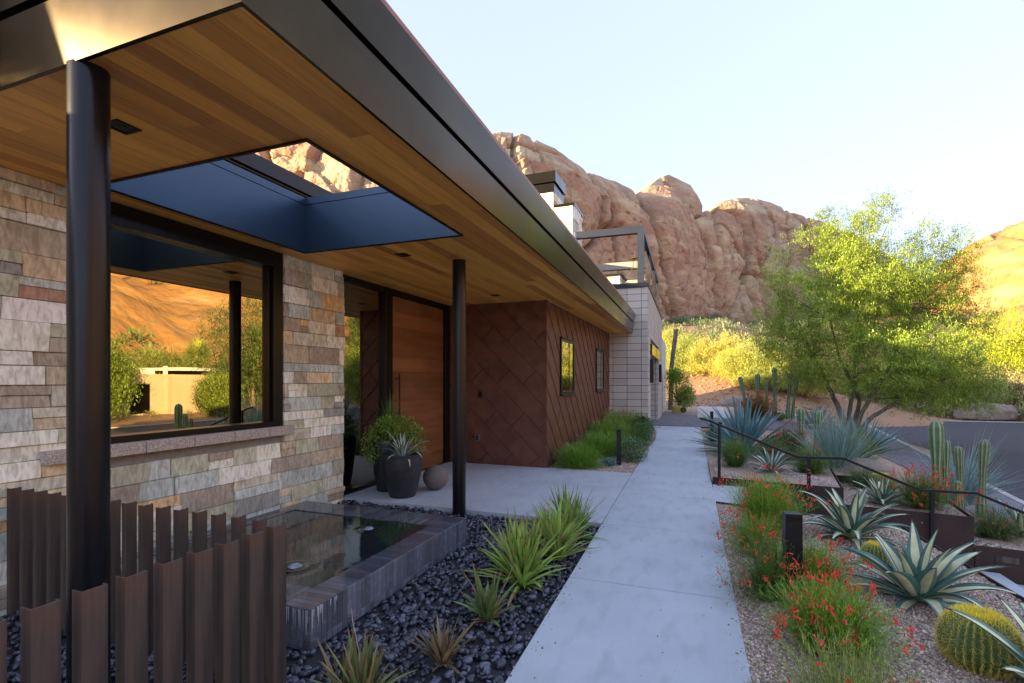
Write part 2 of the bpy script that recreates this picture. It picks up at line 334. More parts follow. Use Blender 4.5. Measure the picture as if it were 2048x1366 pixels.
M['boulder']=mat('boulder',(.34,.28,.22),(.24,.19,.15),scale=4,rough=.9,bump=.8,bscale=14,bdist=.03)
# ================================================================ SETTING
def bank(x,y):
    y=np.asarray(y,float);x=np.asarray(x,float)
    w=ss(16,4,x)                                   # the bank stands left of the street
    return w*2.4*ss(31,42,y)+ (1-w)*.6*ss(39,50,y) + .14*np.clip(y-44,0,None)
def Tz(x,y):
    x=np.asarray(x,float);y=np.asarray(y,float);xc=xcurb(y)
    z=np.where(x<xc,G(x,y)-.06,-1.08)
    z=np.where((x>.12)&(x<5.2)&(y<9.8),-1.5,z)
    z=np.where(x>19.9,-.98+.12*ss(19.9,21,x)+.03*(x-20),z)
    z=z+np.where(y>37.5,.12*ss(37.5,38.2,y)*(x>8),0)+bank(x,y)+ .25*(fbm(np.stack([x*.25,y*.25,x*0],-1),3,5)-.5)*np.clip((y-30)/12,0,1)
    z=np.where((x<-1.6)&(y<30),-.25,z)
    z=np.where((x<.4)&(y<17.3),-.25,z)
    z=z+np.where(x<-14,-.0,0)
    return z
xs=np.unique(np.concatenate([np.linspace(-400,-20,30),np.linspace(-20,-2,12),np.linspace(-2,9,60),np.linspace(9,40,60),np.linspace(40,420,60)]))
ys=np.unique(np.concatenate([np.linspace(-300,-12,20),np.linspace(-12,20,60),np.linspace(20,60,110),np.linspace(60,200,90),np.linspace(200,520,40)]))
X,Y=np.meshgrid(xs,ys,indexing='xy');Z=Tz(X,Y)
def gridF(ny,nx):
    i=np.arange(ny*nx).reshape(ny,nx);return np.stack([i[:-1,:-1],i[:-1,1:],i[1:,1:],i[1:,:-1]],-1).reshape(-1,4)
tag(raw('ground',np.stack([X,Y,Z],-1),gridF(*X.shape),M['dirt'],smooth=True),kind='structure')
def sheet(name,fa,fb,y0,y1,nx,ny,zf,m,along='y',kind='structure'):
    t=np.linspace(y0,y1,ny);a=np.array([fa(v) for v in t]);b=np.array([fb(v) for v in t])
    u=np.linspace(0,1,nx);A=a[:,None]+(b-a)[:,None]*u;T=np.repeat(t[:,None],nx,1)
    X_,Y_=(A,T) if along=='y' else (T,A)
    Z_=zf(X_,Y_)+0*X_
    F=gridF(ny,nx)
    if along!='y': F=F[:,::-1]
    return tag(raw(name,np.stack([X_,Y_,Z_],-1),F,m,smooth=True),kind=kind)
# road, far road edge
def roadR(y): return 19.5
sheet('road',lambda y:float(xcurb(y)) if y<33 else float(xcurb(33))+max(0,(y-33))**1.6*.35,lambda y:19.5 if y<25 else 19.5+(y-25)*6,-60,37.6,30,60,lambda x,y:-1.0+.012*np.clip((x-xcurb(y)),0,6),M['asphalt'])
def kerbline(name,pts,w0,w1,zt):
    P=np.array(pts,float);T=np.gradient(P,axis=0);T/=np.linalg.norm(T,axis=1)[:,None];Nn=np.stack([T[:,1],-T[:,0]],1)
    V=[];k=len(P)
    for off,z in ((w0,zt-.3),(w0,zt),(w0+.13,zt),(w0+.15,zt-.11),(w1,zt-.125),(w1,zt-.3)): V.append(np.concatenate([P+Nn*off,np.full((k,1),z)],1))
    V=np.stack(V,1);i=np.arange(k*6).reshape(k,6);F=np.stack([i[:-1,:-1],i[1:,:-1],i[1:,1:],i[:-1,1:]],-1).reshape(-1,4)
    return tag(raw(name,V,F[:,::-1],M['kerb']),kind='structure')
kerbline('kerb',[(float(xcurb(y)),y) for y in np.arange(-40,33,1.5)]+[(float(xcurb(33))+(max(0,y-33))**1.6*.35,y) for y in np.linspace(33,37.4,6)]+[(x,37.8+.02*(x-12)) for x in np.linspace(13,60,20)],-.05,.42,-.885)
kerbline('kerb',[(19.6+(max(0,y-25))*6,y) for y in (27,26.5,26,25.5,25)]+[(19.6,y) for y in np.arange(24,-60,-2)],-.05,.42,-.885)
# path slabs
Lp=[(-.6,-.86),(2.3,-.91),(8.39,-1.03),(9.3,-1.04),(11,-1.09),(13.2,-1.07),(15.4,-1.21),(17.47,-1.5)]
def pl(y): return float(np.interp(y,[a for a,_ in Lp],[b for _,b in Lp]))
def pr_(y): return .285-.0155*y
joints=[-3.,-1,.7,2.22,3.755,5.285,6.82,8.385,9.95,11.5,13.0,14.5,16.,17.47]
mb=MB()
for a,b in zip(joints[:-1],joints[1:]):
    g_=.0055;yy=np.linspace(a+g_,b-g_,5)
    poly=[(pr_(y),y) for y in yy]+[(pl(y),y) for y in yy[::-1]]
    mb.prism(poly,-.12,0.)
p=mb.build('path',M['concrete']);bevel(p,.005);tag(p,kind='structure')
# entry patio
mb=MB();xsj=[-4.6,-2.62,pl(6.)-.004]
for i in range(2):
    for a,b in ((5.285,6.82),(6.82,8.33)):
        g_=.003;x1=xsj[i+1] if i==0 else None
        poly=[(xsj[i]+g_,a+g_),((x1-g_ if x1 else pl(a)-.006),a+g_),((x1-g_ if x1 else pl(b)-.006),b-g_),(xsj[i]+g_,b-g_)]
        mb.prism(poly,-.12,0.)
p=mb.build('patio',M['concrete']);bevel(p,.003);tag(p,kind='structure')
tag(MB().box(-4.6,.3,-.8,17.4,-.16,-.115).build('subgrade',M['darkbed']),kind='structure')
# driveway pavers, paved strip by the kerb
dy0=lambda x:17.48-.13*max(x,-.5)
dy1=lambda x:float(np.interp(x,[-2,.4,4,7.2],[24.2,23.4,21.2,20.2]))
sheet('driveway',dy0,dy1,-1.9,6.75,60,40,lambda x,y:G(x,y)+.006,M['paver'],along='x')
sheet('paved_verge',lambda y:float(xcurb(y))-1.15,lambda y:float(xcurb(y))-.06,3.,33.,6,60,lambda x,y:-.895+0*x,M['paver'])
tag(MB().prism([(-.1,21.9),(1.25,21.6),(1.25,31),(-.15,31)],-.1,.03).build('walkway',M['concrete2']),kind='structure')
# gravel sheets
gz=lambda x,y:G(x,y)-.004+.02*(fbm(np.stack([x*1.3,y*1.3,x*0],-1),3,9)-.5)
sheet('gravel',lambda y:.1-.0155*y+.19,lambda y:float(xcurb(y))-1.12,9.4,17.2,50,60,lambda x,y:gz(x,y)-.01,M['gravelbed'],kind='stuff')
sheet('gravel',lambda x:dy1(x)+.0,lambda x:31.5,-1.6,7.6,60,40,lambda x,y:gz(x,y)-.0,M['gravelbed'],along='x',kind='stuff')
sheet('gravel',lambda y:-2.55,lambda y:pl(y)-.01,8.34,17.4,10,60,lambda x,y:-.02+0*x,M['gravelbed'],kind='stuff')
# steps running down beside the path to the street
def yl(x,y0): return y0-.13*(x-.26)
mb=MB();tr=[(.172,.62,-.015),(.62,.94,-.15),(.94,1.24,-.29),(1.24,1.95,-.43),(1.95,2.25,-.54),(2.25,2.55,-.65),(2.55,3.3,-.76),(3.3,3.7,-.86),(3.7,4.9,-.93)]
for a,b,z in tr:
    yb=5.0 if a<1.9 else 2.0
    mb.prism([(a,yb),(b,yb),(b,yl(b,7.93)),(a,yl(a,7.93))],-1.4,z)
p=mb.build('steps',M['concrete']);bevel(p,.006);tag(p,kind='structure')
# near gravel bed with its steel edging
nb=[(.235,-2.5),(2.25,-2.5),(2.08,4.3),(1.93,6.22),(.185,6.66),(.2,3)]
tag(MB().prism(nb,-1.3,-.012).build('gravel',M['gravelbed']),kind='stuff')
t_=MB()
ed=[(2.25,-2.5),(2.08,4.3),(1.93,6.22),(.19,6.66)]
for a,b in zip(ed[:-1],ed[1:]):
    a=np.array(a);b=np.array(b);d=(b-a)/np.linalg.norm(b-a);n=np.array([d[1],-d[0]])
    if a[0]<2.3: 
        q=[a+n*.001,b+n*.001+d*.006,b+n*.009+d*.006,a+n*.009];t_.prism([tuple(v) for v in q[::-1]],-1.35,.018)
e=t_.build('steel_edging',M['corten2'],loc=(1.93,6.22,0));tag(e,'thin rusty steel edging round the near gravel bed of white-striped agaves','garden edging')
# corten planters (retaining boxes)
def planter(x0,x1,ztop,zbot,yb,label,zfill=None):
    o=empty('steel_planter',(x0,yl(x0,7.95),zbot),label,'planter','rusty steel planters stepping down beside the handrail')
    a=np.array([x0,yl(x0,7.95)]);b=np.array([x1,yl(x1,7.95)]);d=(b-a)/np.linalg.norm(b-a);n=np.array([-d[1],d[0]])
    m_=MB();th=.012
    def wall(p,q,inn):
        dd=(q-p)/np.linalg.norm(q-p);nn=np.array([-dd[1],dd[0]])*th*inn
        m_.prism([tuple(v) for v in ([p,q,q+nn,p+nn] if inn>0 else [p+nn,q+nn,q,p])],zbot,ztop)
    bb=b+n*(yb);aa=a+n*(yb)
    wall(a,b,1);wall(b-d*.012+n*.0125,bb-d*.012,-1)
    w_=m_.build('plate',M['corten2'],o)
    # small plaque light and bolts
    zz=ztop-.13
    c=a+d*(x1-x0)*(.3 if x0<1 else .12)-n*.004
    MB().prism([tuple(c-n*.006),tuple(c+d*.2-n*.006),tuple(c+d*.2+n*.003),tuple(c+n*.003)],zz-.035,zz+.035).build('step_light',M['post'],o)
    bm=MB()
    for f in (.62,):
        c2=a+d*(x1-x0)*f-n*.006
        for k in range(1): bm.prism([tuple(c2+np.array([math.cos(q),0])*.009+0*n) for q in (0,)]+[tuple(c2+d*.012),tuple(c2+d*.012+n*.007),tuple(c2+n*.007)],zz-.006,zz+.006)
    bm.build('bolt',M['sill'],o)
    zf=(zfill if zfill is not None else ztop-.035)
    poly=[tuple(a+n*.013),tuple(b-d*.025+n*.013),tuple(bb-d*.025),tuple(aa)]
    tag(MB().prism(poly,zbot,lambda x,y:zf+.018*math.sin(x*5+y*3)).build('gravel',M['gravelbed']),kind='stuff')
    return o
planter(.172,1.78,.085,-.62,1.95,'first rusty steel planter box beside the path, topmost of the three',.05)
tag(MB().prism([(.163,7.99),(.176,7.99),(.44,9.95),(.14,9.95)],-.5,.035).build('gravel',M['gravelbed']),kind='stuff')
planter(1.795,3.08,-.135,-.95,1.75,'second rusty steel planter box below the red flowers and barrel cactus, between the other two',-.17)
planter(3.095,4.6,-.47,-1.2,1.7,'lowest rusty steel planter box at the right, farthest down the steps',-.505)
sheet('gravel',lambda x:yl(x,9.72),lambda x:11.2,1.7,4.75,30,10,lambda x,y:np.minimum(gz(x,y)-.005,0)-.03,M['gravelbed'],along='x',kind='stuff')
# ---------------------------------------------------------------- handrail
hr=empty('handrail',(.26,7.87,0),'black metal handrail running down beside the steps and rusty planters','handrail')
RP=[(.0,.95),(.12,.92),(1.235,.466),(1.76,.486),(2.55,.15),(3.07,.17),(3.9,-.2),(4.6,-.5)]
RP=[(x,yl(x,7.87),z) for x,z in RP]
m_=MB()
for a,b in zip(RP[:-1],RP[1:]): m_.bar(a,b,.038,.03)
m_.build('rail',M['black'],hr)
for x,zt,zb in ((.26,.855,-.02),(1.37,.46,-.43),(2.66,.14,-.76),(4.2,-.34,-.93)):
    MB().box(x-.02,x+.02,yl(x,7.87)-.02,yl(x,7.87)+.02,zb,zt).build('post',M['black'],hr)
# ================================================================ HOUSE
HO=empty('house',(-4.3,5.4,0),'low modern house with wood soffit, stone veneer wall, rusty metal cladding and bronze roof edge','house')
def part(name,m_,mt,colors=False,parent=None,smooth=False): return m_.build(name,M[mt] if isinstance(mt,str) else mt,parent or HO,colors=colors,smooth=smooth)
class PP: pass
def sub(name,m_,mt,par,colors=False):
    # sub-part: parent's origin equals the house origin
    V=np.concatenate(m_.v);return _sub(name,m_,mt,par,colors)
def _sub(name,m_,mt,par,colors):
    o=m_.build(name,M[mt],HO,colors=colors);o.parent=par;return o
PAL=[((.58,.56,.48),6),((.72,.72,.67),8),((.47,.52,.52),8),((.31,.32,.32),2),((.55,.47,.37),4),((.64,.52,.37),4),((.38,.33,.28),3),((.38,.33,.29),1),((.78,.77,.73),3),((.47,.48,.38),3),((.60,.43,.26),1),((.42,.26,.2),1)]
PC=[p for p,w in PAL for _ in range(w)]
def stones(mb,org,u,n,ulen,z0,z1,holes=(),hmin=.09,hmax=.205,wmin=.16,wmax=.72,seed=1):
    rr=random.Random(seed);u=np.array(u,float);n=np.array(n,float);org=np.array(org,float);z=z0
    while z<z1-.02:
        h=rr.choice([rr.uniform(.14,hmax),rr.uniform(.14,hmax),rr.uniform(hmin,hmin*1.5)]) if hmax<.22 else rr.uniform(hmin,hmax);h=min(h,z1-z)
        if z1-z-h<.05:h=z1-z
        x=-rr.uniform(0,.2)
        while x<ulen:
            w=rr.uniform(wmin,wmax)*(1.2 if h<.12 else .85)
            segs=[(max(x,0),min(x+w,ulen))]
            for (ha,hb,hc,hd) in holes:
                if z+h>hc+.01 and z<hd-.01:
                    ns=[]
                    for a,b in segs:
                        if b<=ha or a>=hb: ns.append((a,b))
                        else:
                            if a<ha: ns.append((a,ha))
                            if b>hb: ns.append((hb,b))
                    segs=ns
            for a,b in segs:
                if b-a<.02: continue
                zz1=z+h;zz0=z
                c=np.array(rr.choice(PC))*rr.uniform(.85,1.15)
                split=[(zz0,zz1)]
                if h>.14 and rr.random()<.25: mid=z+h*rr.uniform(.4,.6);split=[(zz0,mid),(mid,zz1)]
                for s0,s1 in split:
                    cc=c if s0==z else np.array(rr.choice(PC))
                    d=rr.uniform(.022,.05);g=.0022;j=lambda k=.006:rr.uniform(-k,k)
                    jl=rr.uniform(-.012,.012) if a>0 and b<ulen else 0
                    pts=[]
                    for (uu,zz) in ((a+g,s0+g),(b-g,s0+g),(b-g+jl,s1-g),(a+g+jl*.5,s1-g)):
                        pts.append((uu,zz))
                    V=[]
                    for off in (-.02,d):
                        for uu,zz in pts: V.append(org+u*uu+np.array([0,0,zz])+n*(off+(j(.005) if off>0 else 0)))
                    V=np.array(V);F=[[0,3,2,1],[4,5,6,7],[0,1,5,4],[1,2,6,5],[2,3,7,6],[3,0,4,7]]
                    if np.dot(np.cross(u,[0,0,1]),n)<0: F=[f[::-1] for f in F]
                    mb.add(V,F,tuple(np.clip(cc*np.array([1.02,1.03,.96]),.02,.82)))
            x+=w
        z+=h
# stone veneer wall (plane x=-4.3), window hole y 2.33..4.27
WX=-4.31
mb=MB();stones(mb,(WX,-9,0),(0,1,0),(1,0,0),14.27,-.12,2.9,holes=[(11.33,13.28,.9,2.95)],seed=5)
stones(mb,(WX-.19,5.27,0),(1,0,0),(0,1,0),.19,-.0,2.9,seed=8)
sw=part('stone_wall',mb,'stone',colors=True);bevel(sw,.003,1)
mb=MB().box(-4.6,WX,-9,2.33,-.15,2.9).box(-4.6,WX,4.27,5.262,-.15,2.9).box(-4.6,WX,2.33,4.27,-.15,1.0)
_sub('wall_backing',mb,'mortar',sw,False)
# cap course under the window
mb=MB();ys_=[2.1,2.36,2.77,3.19,3.6,4.02,4.36]
for a,b in zip(ys_[:-1],ys_[1:]): mb.box(WX-.05,WX+.105,a+.003,b-.003,.915,1.01)
wsill=part('window_sill',mb,'sill');bevel(wsill,.006)
# large window
fr=MB();x0,x1=-4.44,-4.285
fr.box(x0,x1,4.15,4.27,1.01,2.895).box(x0,x1,2.33,2.45,1.01,2.895).box(x0,x1,2.45,4.15,1.01,1.065).box(x0,x1,2.45,4.15,2.73,2.895)
fr.box(-4.40,-4.33,4.12,4.15,1.065,2.73).box(-4.40,-4.33,2.45,2.48,1.065,2.73)
wf=part('window_frame',fr,'frame');bevel(wf,.004)
_sub('pane',MB().box(-4.40,-4.372,2.48,4.12,1.065,2.73),'glass',wf,False)
# entry: sidelight and door on plane x=-4.4
ef=MB();ef.box(-4.5,-4.38,5.27,5.36,0,2.9).box(-4.5,-4.36,6.3,6.37,0,2.9).box(-4.5,-4.37,6.40,6.5,0,2.9).box(-4.5,-4.36,8.17,8.33,0,2.9).box(-4.5,-4.375,5.36,6.3,2.82,2.9).box(-4.5,-4.375,5.36,6.3,0,.05).box(-4.5,-4.37,6.5,8.17,2.81,2.9).box(-4.5,-4.42,6.37,6.40,0,2.9)
en=part('entry_frame',ef,'frame');bevel(en,.004)
_sub('room_blind',MB().box(-5.4,-5.38,1.9,8.33,0,2.9),'frame',en,False)
_sub('sidelight_pane',MB().box(-4.45,-4.425,5.36,6.3,.05,2.82),'darkglass',en,False)
dm=MB();zb=.012;rr=random.Random(3)
while zb<2.8:
    h=min(.233,2.805-zb);c=np.array((.27,.125,.05))*rr.uniform(.82,1.2)
    dm.box(-4.46,-4.405,6.515,8.155,zb,zb+h-.003,tuple(c));zb+=h
do=part('door',dm,'door',colors=True);_sub('door_core',MB().box(-4.52,-4.462,6.5,8.17,0,2.9),'frame',do,False)
hd=MB().tube([(-4.33,6.62,.92),(-4.33,6.62,1.62)],.014,12).tube([(-4.40,6.62,1.0),(-4.33,6.62,1.0)],.008,8).tube([(-4.40,6.62,1.54),(-4.33,6.62,1.54)],.008,8)
_sub('handle',hd,'black',do,False)
part('threshold',MB().box(-4.5,-4.36,5.3,8.33,-.02,.012),'frame')
# corten shingle cladding
def clip(poly,f):
    out=[]
    for i in range(len(poly)):
        a,b=poly[i],poly[(i+1)%len(poly)];fa,fb=f(a),f(b)
        if fa>=0: out.append(a)
        if fa*fb<0: t=fa/(fa-fb);out.append((a[0]+(b[0]-a[0])*t,a[1]+(b[1]-a[1])*t))
    return out
def shingles(mb,org,u,n,U,Zt,row=.34,ln=1.12,seed=0):
    rr=random.Random(seed);org=np.array(org,float);u=np.array(u,float);n=np.array(n,float)
    e1=np.array([1,-1])/math.sqrt(2);e2=np.array([1,1])/math.sqrt(2);k=int((U+Zt)/row)+3;g=.0045
    for i in range(-k,k):
        off=(i%3)*ln/3+rr.uniform(-.02,.02)
        for j in range(-k,k):
            a0=j*ln+off+g;a1=(j+1)*ln+off-g;b0=i*row+g;b1=(i+1)*row-g
            P=[tuple(e1*a+e2*b) for a,b in ((a0,b0),(a1,b0),(a1,b1),(a0,b1))]
            for f in (lambda p:p[0]-.001,lambda p:U-.001-p[0],lambda p:p[1]-.001,lambda p:Zt-.001-p[1]):
                if len(P)>2: P=clip(P,f)
            if len(P)<3: continue
            ar=abs(sum(P[q][0]*P[(q+1)%len(P)][1]-P[(q+1)%len(P)][0]*P[q][1] for q in range(len(P))))/2
            if ar<.0015: continue
            V=[];m=len(P)
            def dep(p): # tilt: lower-left edge sits proud
                b=(p[0]*e2[0]+p[1]*e2[1]);return .013-.010*((b-b0)/(b1-b0))
            for p in P: V.append(org+u*p[0]+np.array([0,0,p[1]]))
            for p in P: V.append(org+u*p[0]+np.array([0,0,p[1]])+n*dep(p))
            F=[[m+q for q in range(m)]]+[[q,(q+1)%m,m+(q+1)%m,m+q] for q in range(m)]
            if np.dot(np.cross(u,[0,0,1]),n)>0: F=[f[::-1] for f in F]
            F=[f[::-1] for f in F]
            mb.add(V,F)
WE=14.84
mb=MB();shingles(mb,(-4.36,8.345,0),(1,0,0),(0,-1,0),1.87,2.9,seed=1);shingles(mb,(-2.5,8.345,0),(0,1,0),(1,0,0),6.48,2.9,seed=2)
mb.box(-2.52,-2.478,8.325,8.36,0,2.9)
cw=part('cladding_wall',mb,'corten')
_sub('wall_backing',MB().box(-4.6,-2.5,8.347,8.5,-.15,2.9).box(-2.7,-2.501,8.5,WE,-.15,2.9),'frame',cw,False)
def smallwin(y0,y1,z0,z1):
    f=MB();a,b=-2.5,-2.462;w=.055
    f.box(a,b,y0,y0+w,z0,z1).box(a,b,y1-w,y1,z0,z1).box(a,b,y0+w,y1-w,z0,z0+w).box(a,b,y0+w,y1-w,z1-w,z1).box(a,b-.012,(y0+y1)/2+.12,(y0+y1)/2+.15,z0+w,z1-w)
    f.box(a,b+.03,y0-.02,y1+.02,z1,z1+.015).box(a,b+.03,y0-.02,y1+.02,z0-.025,z0)
    o=part('window_frame',f,'frame');_sub('pane',MB().box(a,a+.02,y0+w,(y0+y1)/2+.12,z0+w,z1-w).box(a,a+.02,(y0+y1)/2+.15,y1-w,z0+w,z1-w),'glass',o,False)
smallwin(9.24,10.32,1.24,2.32);smallwin(12.72,13.8,1.24,2.32)
part('doorbell',MB().box(-3.765,-3.715,8.3,8.335,1.2,1.31),'black')
ol=part('outlet_box',MB().box(-3.82,-3.745,8.29,8.335,.41,.53),'granite');_sub('socket',MB().box(-3.80,-3.765,8.282,8.29,.43,.465).box(-3.80,-3.765,8.282,8.29,.475,.51),'black',ol,False)
# ---- soffit planks with the opening
def xe(y): return -1.575-.0185*(y-1.37)
OX0,OX1,OY0,OY1=-4.0,-2.15,2.32,4.3
mb=MB();pw=(OX1-OX0)/14;rr=random.Random(11);Y0=1.375
WC=[(.50,.255,.07),(.54,.285,.08),(.45,.215,.055),(.58,.32,.095),(.38,.175,.045),(.52,.27,.07),(.32,.14,.04)]
k=-5
while OX0+k*pw<xe(1.4):
    a=OX0+k*pw;b=a+pw;k+=1;y=Y0-rr.uniform(0,2.)
    cut=[y]
    while y<WE: y+=rr.uniform(1.6,3.6);cut.append(y)
    for p,q in zip(cut[:-1],cut[1:]):
        c=np.array(rr.choice(WC))*rr.uniform(.9,1.12)
        segs=[(max(p,Y0),min(q,WE))]
        if a>OX0-.01 and b<OX1+.01:
            s2=[]
            for s,e in segs:
                if e<=OY0 or s>=OY1: s2.append((s,e))
                else:
                    if s<OY0:s2.append((s,OY0))
                    if e>OY1:s2.append((OY1,e))
            segs=s2
        for s,e in segs:
            if e-s<.02: continue
            g=.0012;ra,rb=min(b-g,xe(s)),min(b-g,xe(e))
            if ra<=a+.005 and rb<=a+.005: continue
            if rb<=a+.005:
                # clip end where the edge crosses
                e=1.37+(-1.575-(a+.006))/.0185;rb=a+.006
                if e<=s: continue
            V=[[a+g,s+.0008,2.9],[ra,s+.0008,2.9],[rb,e-.0008,2.9],[a+g,e-.0008,2.9]];V=V+[[v[0],v[1],2.92] for v in V]
            mb.add(V,BOXF,tuple(c))
so=part('soffit',mb,'wood',colors=True)
# recessed fixtures
for (x,y) in ((-2.98,1.83),(-3.08,4.78),(-3.12,7.56)):
    l=part('recessed_light',MB().box(x-.065,x+.065,y-.065,y-.05,2.893,2.9).box(x-.065,x+.065,y+.05,y+.065,2.893,2.9).box(x-.065,x-.05,y-.05,y+.05,2.893,2.9).box(x+.05,x+.065,y-.05,y+.05,2.893,2.9).box(x-.05,x+.05,y-.05,y+.05,2.897,2.9),'frame')
    _sub('lens',MB().lathe([(.001,-.002),(.03,-.002),(.036,0)],(x,y,2.8965),16),'black',l,False)
# roof body
mb=MB();RZ0,RZ1=2.921,3.44
def rp_(x0,x1,y0,y1): # roof piece with slanted right edge if x1 is None
    if x1 is None: mb.prism([(x0,y0),(xe(y0)-.055,y0),(xe(y1)-.055,y1),(x0,y1)],RZ0,RZ1)
    else: mb.prism([(x0,y0),(x1,y0),(x1,y1),(x0,y1)],RZ0,RZ1)
rp_(-12,OX0-.02,1.38,WE);rp_(OX1+.02,None,1.38,WE);rp_(OX0-.02,OX1+.02,1.38,OY0-.02);rp_(OX0-.02,OX1+.02,OY1+.02,WE)
mb.box(-14,-4.35,-9.2,1.377,2.9,3.02)
rf=part('roof',mb,'bronze')
sh=MB();t=.015;zt=3.40
sh.box(OX0-.018,OX0,OY0-.018,OY1+.018,2.893,zt).box(OX1,OX1+.018,OY0-.018,OY1+.018,2.893,zt).box(OX0,OX1,OY0-.018,OY0,2.893,zt).box(OX0,OX1,OY1,OY1+.018,2.893,zt)
skl=part('skylight_opening',sh,'shaft')
_sub('lip',MB().box(OX0-.04,OX0+.004,OY0-.04,OY1+.04,zt+.006,zt+.08).box(OX1-.004,OX1+.04,OY0-.04,OY1+.04,zt+.006,zt+.08).box(OX0+.004,OX1-.004,OY0-.04,OY0+.004,zt+.006,zt+.08).box(OX0+.004,OX1-.004,OY1-.004,OY1+.04,zt+.006,zt+.08),'shaft',skl,False)
_sub('trim',MB().box(OX0-.03,OX0-.018,OY0-.03,OY1+.03,2.886,2.90).box(OX1+.018,OX1+.03,OY0-.03,OY1+.03,2.886,2.9).box(OX0-.018,OX1+.018,OY0-.03,OY0-.018,2.886,2.9).box(OX0-.018,OX1+.018,OY1+.018,OY1+.03,2.886,2.9),'black',skl,False)
# fascia along the roof edge (east) and the front (south)
def strip(o0,o1,z0,z1,mt,name,ya=1.375,yb=WE,jn=0):
    # a profile offset o0..o1 outward of the roof edge, mitred at the front corner
    m_=MB();seg=[ya]+list(np.arange(ya+3.05,yb-1,3.05))+[yb] if jn else [ya,yb]
    for i,(a,b) in enumerate(zip(seg[:-1],seg[1:])):
        a2=a+(.0015 if i else 0);b2=b-(.0015 if b<yb else 0)
        fa=(a2-0 if i else a2)
        A0=(xe(a2)+o0,a2-(o0 if i==0 else 0));A1=(xe(a2)+o1,a2-(o1 if i==0 else 0))
        m_.prism([A0,A1,(xe(b2)+o1,b2),(xe(b2)+o0,b2)],z0,z1)
    # front leg
    m_.prism([(-5.2,ya-o1),(xe(ya)+o1,ya-o1),(xe(ya)+o0,ya-o0),(-5.2,ya-o0)],z0,z1)
    return m_
def strip2(b0,b1,t0,t1,z0,z1,ya=1.375,yb=WE):
    # a panelled strip whose face leans: bottom offsets b0..b1, top offsets t0..t1
    m_=MB();seg=[ya]+list(np.arange(ya+3.05,yb-1,3.05))+[yb]
    for i,(a,b) in enumerate(zip(seg[:-1],seg[1:])):
        a2=a+(.0015 if i else 0);b2=b-(.0015 if b<yb else 0);V=[]
        for z,o0,o1 in ((z0,b0,b1),(z1,t0,t1)):
            V+=[(xe(a2)+o0,a2-(o0 if i==0 else 0),z),(xe(a2)+o1,a2-(o1 if i==0 else 0),z),(xe(b2)+o1,b2,z),(xe(b2)+o0,b2,z)]
        m_.add(V,BOXF)
    V=[]
    for z,o0,o1 in ((z0,b0,b1),(z1,t0,t1)): V+=[(-5.2,ya-o1,z),(xe(ya)+o1,ya-o1,z),(xe(ya)+o0,ya-o0,z),(-5.2,ya-o0,z)]
    m_.add(V,BOXF);return m_
fa=part('fascia',strip2(-.02,.0,.0,.045,2.893,3.15),'bronze')
_sub('shadow_gap',strip(-.05,-.02,3.15,3.205,None,''),'black',fa,False)
_sub('gutter',strip2(.0,.035,.0,.075,3.205,3.43),'bronze',fa,False)
M['coping']=mat('brown_coping',(.36,.17,.085),(.28,.13,.07),scale=5,rough=.5,metal=.1)
_sub('coping',strip(-.05,.045,3.43,3.50,None,''),'coping',fa,False)
# columns
for (x,y) in ((-2.575,1.445),(-2.62,5.24)):
    m_=MB();n=40;a=np.arange(n)*2*PI/n
    m_.tube([(x,y,-.08),(x,y,2.9)],.077,48);c=part('column',m_,'column',smooth=False)
    for p in c.data.polygons: p.use_smooth=len(p.vertices)==4
# upper roof block behind
ub=MB().box(-13,-5.5,-.8,12.5,3.44,4.22).box(-13,-5.44,-.86,12.56,4.22,4.25)
part('upper_block',ub,'bronze')
shade_block=MB().box(-10,-6.1,12.5,24,3.44,6.35).box(-12,-7.5,2,12.4,4.5,5.4);part('upper_block',shade_block,'stucco');part('upper_fascia',MB().box(-13,-5.40,-.9,12.6,4.25,4.45),'black')  # unseen masses added to shade the tree and garage pier; the fascia is real
# ---- garage wing (block), turned slightly like the roof edge
GR=.0229;GO=(-1.4,WE)
def gb(m_,*a,col=(1,1,1)): return m_.box(*a,col=col,rz=GR,o=GO)
def blocks(mb,org,u,n,U,z0,z1,holes=(),first=.4,bw=.405,bh=.203,seed=0,phase=0):
    rr=random.Random(seed);org=np.array(org,float);u=np.array(u,float);n=np.array(n,float);z=z0
    while z<z1-.01:
        h=min(bh,z1-z);x=-phase
        while x<U-.001:
            a=max(x,0);b=min(x+bw,U);x+=bw
            segs=[(a,b)]
            for (ha,hb,hc,hd) in holes:
                if z+h>hc+.02 and z<hd-.02:
                    segs=[s for p,q in segs for s in ((p,min(q,ha)),(max(p,hb),q)) if s[1]-s[0]>.01]
            for a2,b2 in segs:
                c=np.array((.53,.49,.43))*rr.uniform(.9,1.08);V=[];g=.0065
                for off in (-.01,.012+rr.uniform(-.001,.001)):
                    for uu,zz in ((a2+g,z+g),(b2-g,z+g),(b2-g,z+h-g),(a2+g,z+h-g)): V.append(org+u*uu+np.array([0,0,zz])+n*off)
                F=[[0,3,2,1],[4,5,6,7],[0,1,5,4],[1,2,6,5],[2,3,7,6],[3,0,4,7]]
                if np.dot(np.cross(u,[0,0,1]),n)<0: F=[f[::-1] for f in F]
                mb.add(V,F,tuple(c))
        z+=h
uy=np.array([-math.sin(GR),math.cos(GR),0]);ux=np.array([math.cos(GR),math.sin(GR),0])
GA=MB();O=np.array([-1.4,WE,0])
blocks(GA,O-ux*1.6,ux,-uy,1.6,0-.05,4.20,seed=4,phase=.2)
blocks(GA,O,uy,ux,8.3,-.05,4.20,holes=[(.95,5.3,-.1,2.62)],seed=5,phase=.2)
blocks(GA,O+uy*5.3-ux*.5,ux,-uy,.5,-.05,2.6,seed=6)
